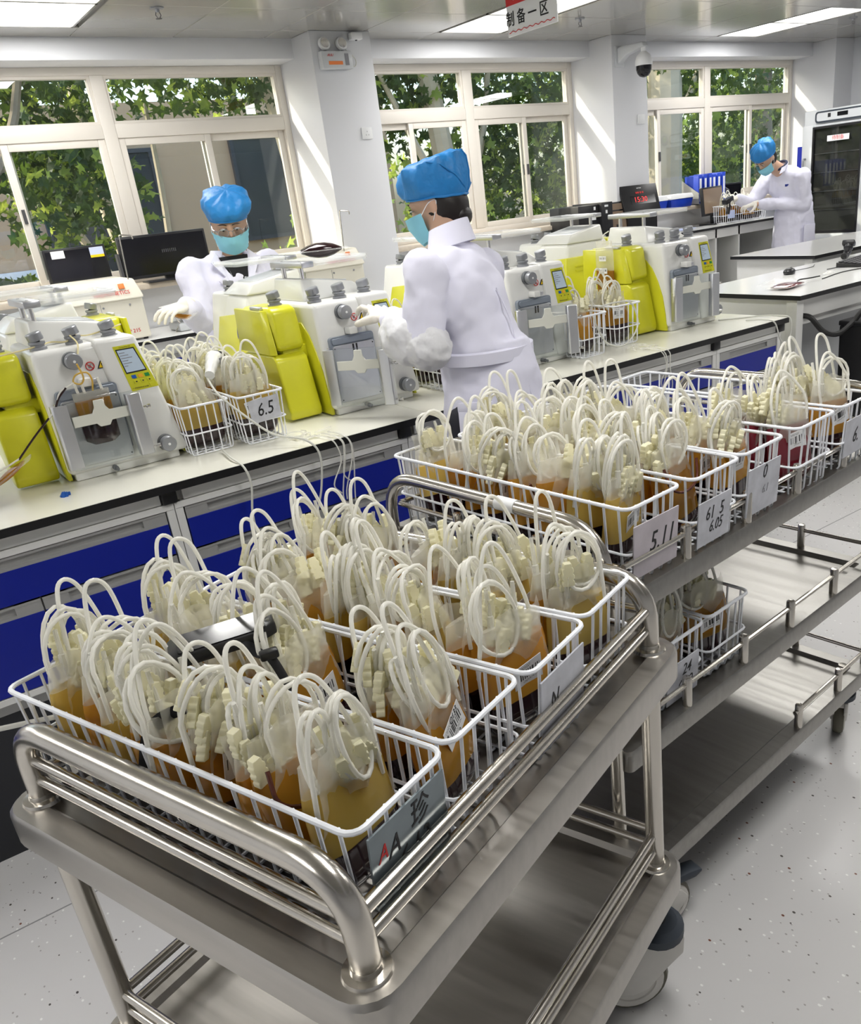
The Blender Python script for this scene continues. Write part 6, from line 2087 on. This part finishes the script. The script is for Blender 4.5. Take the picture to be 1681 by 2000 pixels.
hbag = flat_bag('blood_bag', 'orange plasma bag held in the gloved hand of the woman with glasses', base + Vector((-0.325, -0.300, 1.150)), (R(80), R(20), R(200)), 0.030, 0.085, 0.012, 'plasma')

# ---- technician seen from behind at the near side of the island
base = Vector((1.465, 2.035, 0))
HM = frame_from(Vector((0.037, 0.235, 1.492)), (-0.62, 0.76, -0.25))
HM = HM @ Matrix.Scale(0.90, 4)
mb = MB()
head_shapes(mb, HM)
caps(mb, (0.0, 0.12, 1.31), (0.030, 0.205, 1.43), 0.052, 0.045)
mb.ell((0.0, 0.07, 1.17), (0.120, 0.080, 0.18), 18, 12, (R(-14), 0, 0))
mb.ell((0.012, 0.0, 0.93), (0.130, 0.09, 0.13), 18, 12)
SL, EL_, WL = (-0.165, 0.030, 1.315), (-0.215, 0.000, 1.135), (-0.190, 0.225, 1.185)
SR, ER, WR = (0.140, 0.165, 1.285), (0.165, 0.255, 1.10), (0.020, 0.360, 1.16)
for a, b, c in ((SL, EL_, WL), (SR, ER, WR)):
    caps(mb, a, b, 0.034, 0.030)
    caps(mb, b, c, 0.028, 0.024)
legs(mb, -0.075, 0.095, 0.0)
P2 = person('technician in white coat and blue cap seen from behind at the island', base, mb)
face_parts(P2, HM)
mask_part(P2, HM)
MB().ell((0, 0.024, -0.020), (0.079, 0.080, 0.100), 16, 11).build('hair', 'hair', P2).matrix_basis = HM
MB().ell((0, 0.070, -0.070), (0.050, 0.030, 0.036), 14, 9).build('hair', 'hair', P2).matrix_basis = HM
cap_part(P2, HM, [(0.030, 0.084, 0.100, 0.006), (0.038, 0.098, 0.112, 0.010), (0.056, 0.103, 0.118, 0.012), (0.084, 0.104, 0.119, 0.014), (0.108, 0.099, 0.113, 0.016), (0.120, 0.078, 0.090, 0.016), (0.124, 0.012, 0.012, 0.016)], 8, seams=True)
ct = MB()
ct.ell((-0.005, 0.075, 1.21), (0.155, 0.112, 0.160), 20, 12, (R(-14), 0, R(24)))
ct.ell((-0.010, 0.100, 1.300), (0.160, 0.080, 0.078), 20, 12, (R(-20), 0, R(24)))
ct.ell((0.008, 0.030, 1.06), (0.138, 0.108, 0.17), 20, 12, (R(-8), 0, R(15)))
ct.tube([(0.008, 0.022, 1.10), (0.010, 0.010, 0.97), (0.012, 0.0, 0.80), (0.015, 0.0, 0.60), (0.018, 0, 0.42)], [0.130, 0.150, 0.176, 0.196, 0.208], 22, flat=(1, 0.80))
for a, b, c in ((SL, EL_, WL), (SR, ER, WR)):
    caps(ct, a, b, 0.064, 0.056)
    caps(ct, b, Vector(b).lerp(Vector(c), 0.88), 0.056, 0.046)
remesh(ct, 'lab_coat', 'coat_white', P2, 0.010, 5, 0.024, 0.085)
# stand-up collar round the neck, belt, pocket
cr_ = []
for f in (0, 1):
    cr_.append([(0.012 - 0.010 * f + (0.060 + 0.014 * f) * math.cos(t), 0.150 - 0.020 * f + (0.056 + 0.014 * f) * math.sin(t), 1.425 - 0.060 * f + 0.016 * math.cos(t - R(300))) for t in [R(-215 + 265 * k / 16) for k in range(17)]])
MB().sheet(cr_).build('collar', 'coat_white', P2, solid=0.004)
bt = []
for (z, g) in ((1.050, 0), (1.054, 0.012), (1.086, 0.012), (1.090, 0)):
    bt.append([(0.008 + (0.139 + g) * math.cos(2 * PI * k / 40 + R(0)), 0.022 + (0.113 + g) * math.sin(2 * PI * k / 40), z) for k in range(40)])
MB().loft(bt, cap=False).build('belt', 'coat_white', P2)
MB().obox((-0.120, -0.078, 0.945), (0.105, 0.012, 0.028), (0, 0, R(-50))).build('pocket_flap', 'coat_white', P2, bevel=0.003)
MB().obox((-0.124, -0.083, 0.875), (0.105, 0.008, 0.12), (R(-4), 0, R(-50))).build('pocket', 'coat_white', P2, bevel=0.003)
MB().tube(arc_pts([(0.03, -0.030, 1.25), (0.045, -0.062, 1.16), (0.040, -0.092, 1.08), (0.050, -0.125, 0.95), (0.062, -0.150, 0.78)], 6), 0.0022, 5).build('back_seam', 'coat_white', P2)
gd = MB()
gd.ell(Vector(EL_) + Vector((-0.005, 0.065, 0.010)), (0.074, 0.110, 0.078), 18, 12, (R(10), 0, R(8)))
caps(gd, Vector(EL_) + Vector((0.01, -0.01, -0.01)), Vector(EL_).lerp(Vector(WL), 0.9), 0.068, 0.036)
remesh(gd, 'plastic_sleeve', 'sleeve_film', P2, 0.007, 5, 0.022, 0.045)
legm = MB()
legs(legm, -0.075, 0.095, 0.0)
remesh(MB().add([(v[0] * 1.06, v[1] * 1.06, v[2]) for v in legm.v], legm.f), 'trousers', 'trousers', P2, 0.014, 3)
shoe_parts(P2, -0.075, 0.095, 0.02, 0)
hand_part(P2, hand_frame(Vector(WL), (0.15, 0.9, 0.25), (0.1, -0.2, 1)), 0.5, left=True)
hand_part(P2, hand_frame(Vector(WR), (-0.5, 0.8, 0.1), (0, -0.1, 1)), 0.5)

# ---- man in profile bending over the counter by the third window
base = Vector((7.33, 5.10, 0))
HM = frame_from(Vector((-0.395, 0.045, 1.530)), (-0.72, 0.06, -0.66))
mb = MB()
head_shapes(mb, HM)
caps(mb, (-0.20, 0.01, 1.40), (-0.335, 0.035, 1.475), 0.060, 0.054)
mb.ell((-0.10, 0, 1.23), (0.10, 0.14, 0.20), 18, 12, (0, R(-22), 0))
mb.ell((0.0, 0.0, 0.95), (0.10, 0.13, 0.14), 18, 12)
SN, EN, WN = (-0.150, -0.175, 1.345), (-0.085, -0.165, 1.115), (-0.405, 0.130, 1.155)
SF, EF, WF = (-0.165, 0.185, 1.345), (-0.30, 0.250, 1.155), (-0.500, 0.270, 1.215)
for a, b, c in ((SN, EN, WN), (SF, EF, WF)):
    caps(mb, a, b, 0.038, 0.034)
    caps(mb, b, c, 0.030, 0.026)
legs(mb, -0.02, 0.02, 0.0)
mb2 = MB()
P3 = person('man in white coat and blue cap bending over the counter in profile', base, mb)
face_parts(P3, HM)
mask_part(P3, HM)
MB().ell((0, 0.024, -0.012), (0.079, 0.082, 0.098), 16, 11).build('hair', 'hair', P3).matrix_basis = HM
cap_part(P3, HM, [(0.036, 0.082, 0.099, 0.004), (0.048, 0.096, 0.112, 0.008), (0.072, 0.102, 0.118, 0.012), (0.100, 0.098, 0.112, 0.018), (0.122, 0.078, 0.090, 0.022), (0.134, 0.045, 0.050, 0.024), (0.138, 0.010, 0.010, 0.024)], 12)
ct = MB()
ct.ell((-0.10, 0.0, 1.27), (0.140, 0.190, 0.190), 20, 12, (0, R(-25), 0))
ct.ell((-0.165, 0.0, 1.365), (0.090, 0.165, 0.085), 20, 12, (0, R(-20), 0))
ct.ell((-0.01, 0.0, 1.05), (0.145, 0.185, 0.20), 20, 12)
ct.tube([(-0.02, 0, 1.10), (0.0, 0.0, 0.95), (0.0, 0.0, 0.75), (0.0, 0, 0.50), (0.0, 0, 0.38)], [0.165, 0.182, 0.195, 0.205, 0.210], 22, flat=(1.0, 0.98))
for a, b, c in ((SN, EN, WN), (SF, EF, WF)):
    caps(ct, a, b, 0.075, 0.064)
    caps(ct, b, Vector(b).lerp(Vector(c), 0.86), 0.062, 0.050)
remesh(ct, 'lab_coat', 'coat_white', P3, 0.011, 5, 0.028, 0.085)
MB().sheet([[(-0.235 + 0.070 * math.cos(t) - 0.03 * f, 0.012 + 0.075 * math.sin(t), 1.455 - 0.050 * f + 0.035 * math.cos(t)) for t in [R(-130 + 260 * k / 12) for k in range(13)]] for f in (0, 1)]).build('collar', 'coat_white', P3, solid=0.005)
MB().tube([(-0.235 + 0.060 * math.cos(t), 0.012 + 0.066 * math.sin(t), 1.452 + 0.034 * math.cos(t)) for t in [2 * PI * k / 20 for k in range(20)]], 0.012, 8, closed=True).build('shirt_collar', 'navy_cloth', P3)
MB().obox((-0.236, -0.075, 1.285), (0.004, 0.03, 0.02), (0, R(-20), R(35))).build('badge', 'sticker_blue', P3)
MB().obox((-0.03, -0.190, 0.86), (0.16, 0.010, 0.15), (0, 0, 0)).build('pocket', 'coat_white', P3, bevel=0.003)
legm = MB()
legs(legm, -0.03, 0.05, -0.08)
legm2 = MB()
for y in (-0.085, 0.085):
    caps(legm2, (0.0, y, 0.88), (-0.01, y, 0.47), 0.095, 0.070)
    caps(legm2, (-0.01, y, 0.47), (0.02, y, 0.08), 0.068, 0.052)
remesh(legm2, 'trousers', 'trousers', P3, 0.014, 3)
for y in (-0.085, 0.085):
    o = MB().ell((0, 0, 0), (0.13, 0.048, 0.05), 16, 10).build('shoe', 'shoe', P3)
    for v in o.data.vertices:
        if v.co.z < -0.03:
            v.co.z = -0.03
    o.location = (-0.03, y, 0.031)
hand_part(P3, hand_frame(Vector(WN), (-0.9, 0.35, -0.12), (0, -0.1, 1)), 0.55, left=True)
hand_part(P3, hand_frame(Vector(WF), (-0.95, 0.0, -0.15), (0, 0.1, 1)), 0.6)
hs_ = thing('barcode_scanner', 'black handheld scanner gripped by the man at the counter', 'scanner', base + Vector((-0.60, 0.262, 1.165)), 0)
MB().tube([(0.0, 0, 0.035), (-0.02, 0, -0.02), (-0.03, 0, -0.07)], [0.020, 0.019, 0.018], 12).build('grip', 'black_plastic', hs_)
MB().obox((-0.03, 0, 0.045), (0.11, 0.06, 0.045), (0, R(-15), 0)).build('head', 'black_plastic', hs_, bevel=0.012)

# ================================================================ SMALL THINGS ON THE TROLLEY AND THE ISLAND
hp = thing('handheld_reader', 'black handheld reader lying across the first two baskets of the front trolley', 'handheld device', (0.250, 1.015, 0.994))
hp.rotation_euler = (R(-1), R(-3), R(-14))
hp.scale = (1.08, 0.9, 1.0)
MB().prism([(-0.055, -0.016), (-0.045, -0.034), (0.045, -0.034), (0.072, -0.016), (0.072, 0.030), (0.050, 0.042), (-0.045, 0.042), (-0.055, 0.03)], 'z', 0.0, 0.017).build('case', 'black_plastic', hp, bevel=0.003)
MB().prism(rrect(-0.044, -0.028, 0.060, 0.036, 0.006, 3), 'z', 0.0165, 0.0185).build('screen', 'screen_black', hp)
sb = MB().tube(arc_pts([(0.030, -0.034, 0.008), (0.045, -0.060, -0.004), (0.052, -0.075, 0.0), (0.060, -0.078, -0.03), (0.066, -0.082, -0.07)], 5), 0.008, 8, flat=(1, 0.35)).build('wrist_strap', 'black_cloth', hp)
MB().obox((0.053, -0.074, 0.0), (0.022, 0.016, 0.012), (0, 0, 0)).build('strap_buckle', 'black_plastic', sb, bevel=0.003)
st = thing('strap', 'black fabric strap between the bags of the nearest basket', 'strap', T1M @ Vector((0.10, 0.36, 0.90)), R(19.8))
MB().tube(arc_pts([(-0.055, 0.03, -0.02), (-0.045, 0.0, 0.05), (-0.02, -0.04, 0.075), (0.02, -0.07, 0.070), (0.05, -0.10, 0.03)], 5), 0.010, 8, flat=(1, 0.25)).build('band', 'black_cloth', st)
tp = thing('tube_offcut', 'short clear tube end sticking out of the nearest basket over the handle', 'tube', T1M @ Vector((0.030, 0.645, 0.885)), R(19.8))
MB().tube([(0.03, -0.03, 0.004), (-0.02, 0.03, -0.002), (-0.03, 0.05, 0.0), (-0.031, 0.052, 0.0)], [0.004, 0.004, 0.004, 0.006], 8).build('wall', 'tube_clear', tp)

# white scanner lying on the bags of the island baskets, with its lead hanging over the edge
ws = thing('barcode_scanner', 'white handheld scanner lying on the bags of the island baskets', 'scanner', (0.81, 2.50, 1.115), R(60))
MB().tube(arc_pts([(-0.075, 0, -0.012), (-0.03, 0, 0.004), (0.015, 0, 0.016), (0.05, 0, 0.012)], 5), [0.014] * 4 + [0.017] * 4 + [0.021] * 4 + [0.026] * 4, 12).build('body', 'machine_white', ws)
MB().ell((0.055, 0, 0.012), (0.022, 0.032, 0.026), 14, 9).build('head', 'black_plastic', ws)
MB().obox((0.02, -0.022, 0.01), (0.034, 0.004, 0.022), (0, 0, 0)).build('label', 'ink_grey', ws)
wc = thing('cable', 'pale grey scanner lead hanging in a loop over the island edge', 'cable', (0, 0, 0))
MB().tube(arc_pts([(0.765, 2.445, 1.10), (0.76, 2.36, 1.06), (0.80, 2.31, 1.00), (0.86, 2.27, 0.935), (0.92, 2.20, 0.915), (0.945, 2.175, 0.87), (0.93, 2.17, 0.78), (0.90, 2.17, 0.70), (0.88, 2.17, 0.62)], 7), 0.0032, 7).build('cord', 'cable_grey', wc)
wc2 = thing('cable', 'pale grey lead dropping over the island edge below the first basket', 'cable', (0, 0, 0))
MB().tube(arc_pts([(0.735, 2.36, 0.905), (0.72, 2.25, 0.905), (0.725, 2.18, 0.89), (0.73, 2.168, 0.84), (0.715, 2.166, 0.76), (0.72, 2.165, 0.68), (0.75, 2.16, 0.60), (0.80, 2.15, 0.55)], 7), 0.0032, 7).build('cord', 'cable_grey', wc2)
rnd = random.Random(9)
for k, (x, y, n, lab) in enumerate(((0.985, 2.30, 13, 'loose heap of clear tube offcuts on the island before the second machine'), (2.36, 2.31, 10, 'loose heap of clear tube offcuts on the island before the right baskets'))):
    hpz = thing('tube_heap', lab, 'tube offcuts', (x, y, ZB + 0.0005))
    for j in range(n):
        a0 = rnd.uniform(0, 6.28)
        p = Vector((rnd.uniform(-0.055, 0.055), rnd.uniform(-0.05, 0.04), 0.003 + 0.002 * (j % 4)))
        q = [p + Vector((0.05 * (s_ - 0.5) * math.cos(a0) + 0.012 * math.sin(s_ * 5 + j), 0.05 * (s_ - 0.5) * math.sin(a0) + 0.010 * math.cos(s_ * 4 + j), 0.002 * math.sin(s_ * 3))) for s_ in (0, 0.33, 0.66, 1.0)]
        MB().tube(arc_pts(q, 4), 0.0022, 6).build('tube_piece', 'tube_clear', hpz)
    for j in range(5):
        x0 = rnd.uniform(-0.01, 0.045)
        pts = [(x0, -0.03, 0.006), (x0 + 0.01, -0.095, 0.006), (x0 + 0.018, -0.128, -0.012), (x0 + 0.02 + rnd.uniform(-0.01, 0.01), -0.133, -0.06), (x0 + rnd.uniform(-0.02, 0.03), -0.136, -0.10 - 0.02 * j), (x0 + rnd.uniform(-0.03, 0.03), -0.136, -0.13 - 0.022 * j)]
        if k == 1 and j > 2:
            continue
        MB().tube(arc_pts(pts, 5), 0.0022, 6).build('hanging_tube', 'tube_clear', hpz)
sc2 = thing('cable', 'pale cable coiled on the island end by the last machine', 'cable', (0, 0, 0))
MB().tube(arc_pts([(2.97, 2.42, 0.90), (3.04, 2.36, 0.90), (3.10, 2.30, 0.902), (3.13, 2.22, 0.902), (3.137, 2.18, 0.89), (3.13, 2.172, 0.83), (3.10, 2.172, 0.80), (3.06, 2.172, 0.82), (3.03, 2.178, 0.89), (3.02, 2.22, 0.903), (3.0, 2.30, 0.90)], 7), 0.003, 7).build('cord', 'cable_grey', sc2)
cp_ = thing('cable', 'white loop of cable over the baskets right of the third machine', 'cable', (0, 0, 0))
MB().tube(arc_pts([(2.16, 2.328, 1.05), (2.18, 2.32, 0.99), (2.22, 2.315, 0.94), (2.30, 2.31, 0.925), (2.39, 2.33, 0.98), (2.38, 2.35, 1.06), (2.31, 2.36, 1.075), (2.24, 2.37, 1.07)], 7), 0.003, 7).build('cord', 'cable_grey', cp_)
pbit = thing('plastic_cap', 'small blue plastic scrap on the island before the first machine', 'plastic cap', (0.305, 2.335, ZB + 0.0005))
for k in range(6):
    MB().obox((0.006 * math.cos(k), 0.006 * math.sin(k), 0.005), (0.014, 0.005, 0.008), (0.4 * k, 0.3 * k, k)).build('leaf', 'btn_blue', pbit)
lf = flat_bag('blood_bag', 'pale red flat bag hanging at the left picture edge by the first machine', (0.17, 2.44, ZB + 0.045), (R(60), 0, R(75)), 0.035, 0.09, 0.008, 'plasma')
# gloved hand's bag of the woman behind the island
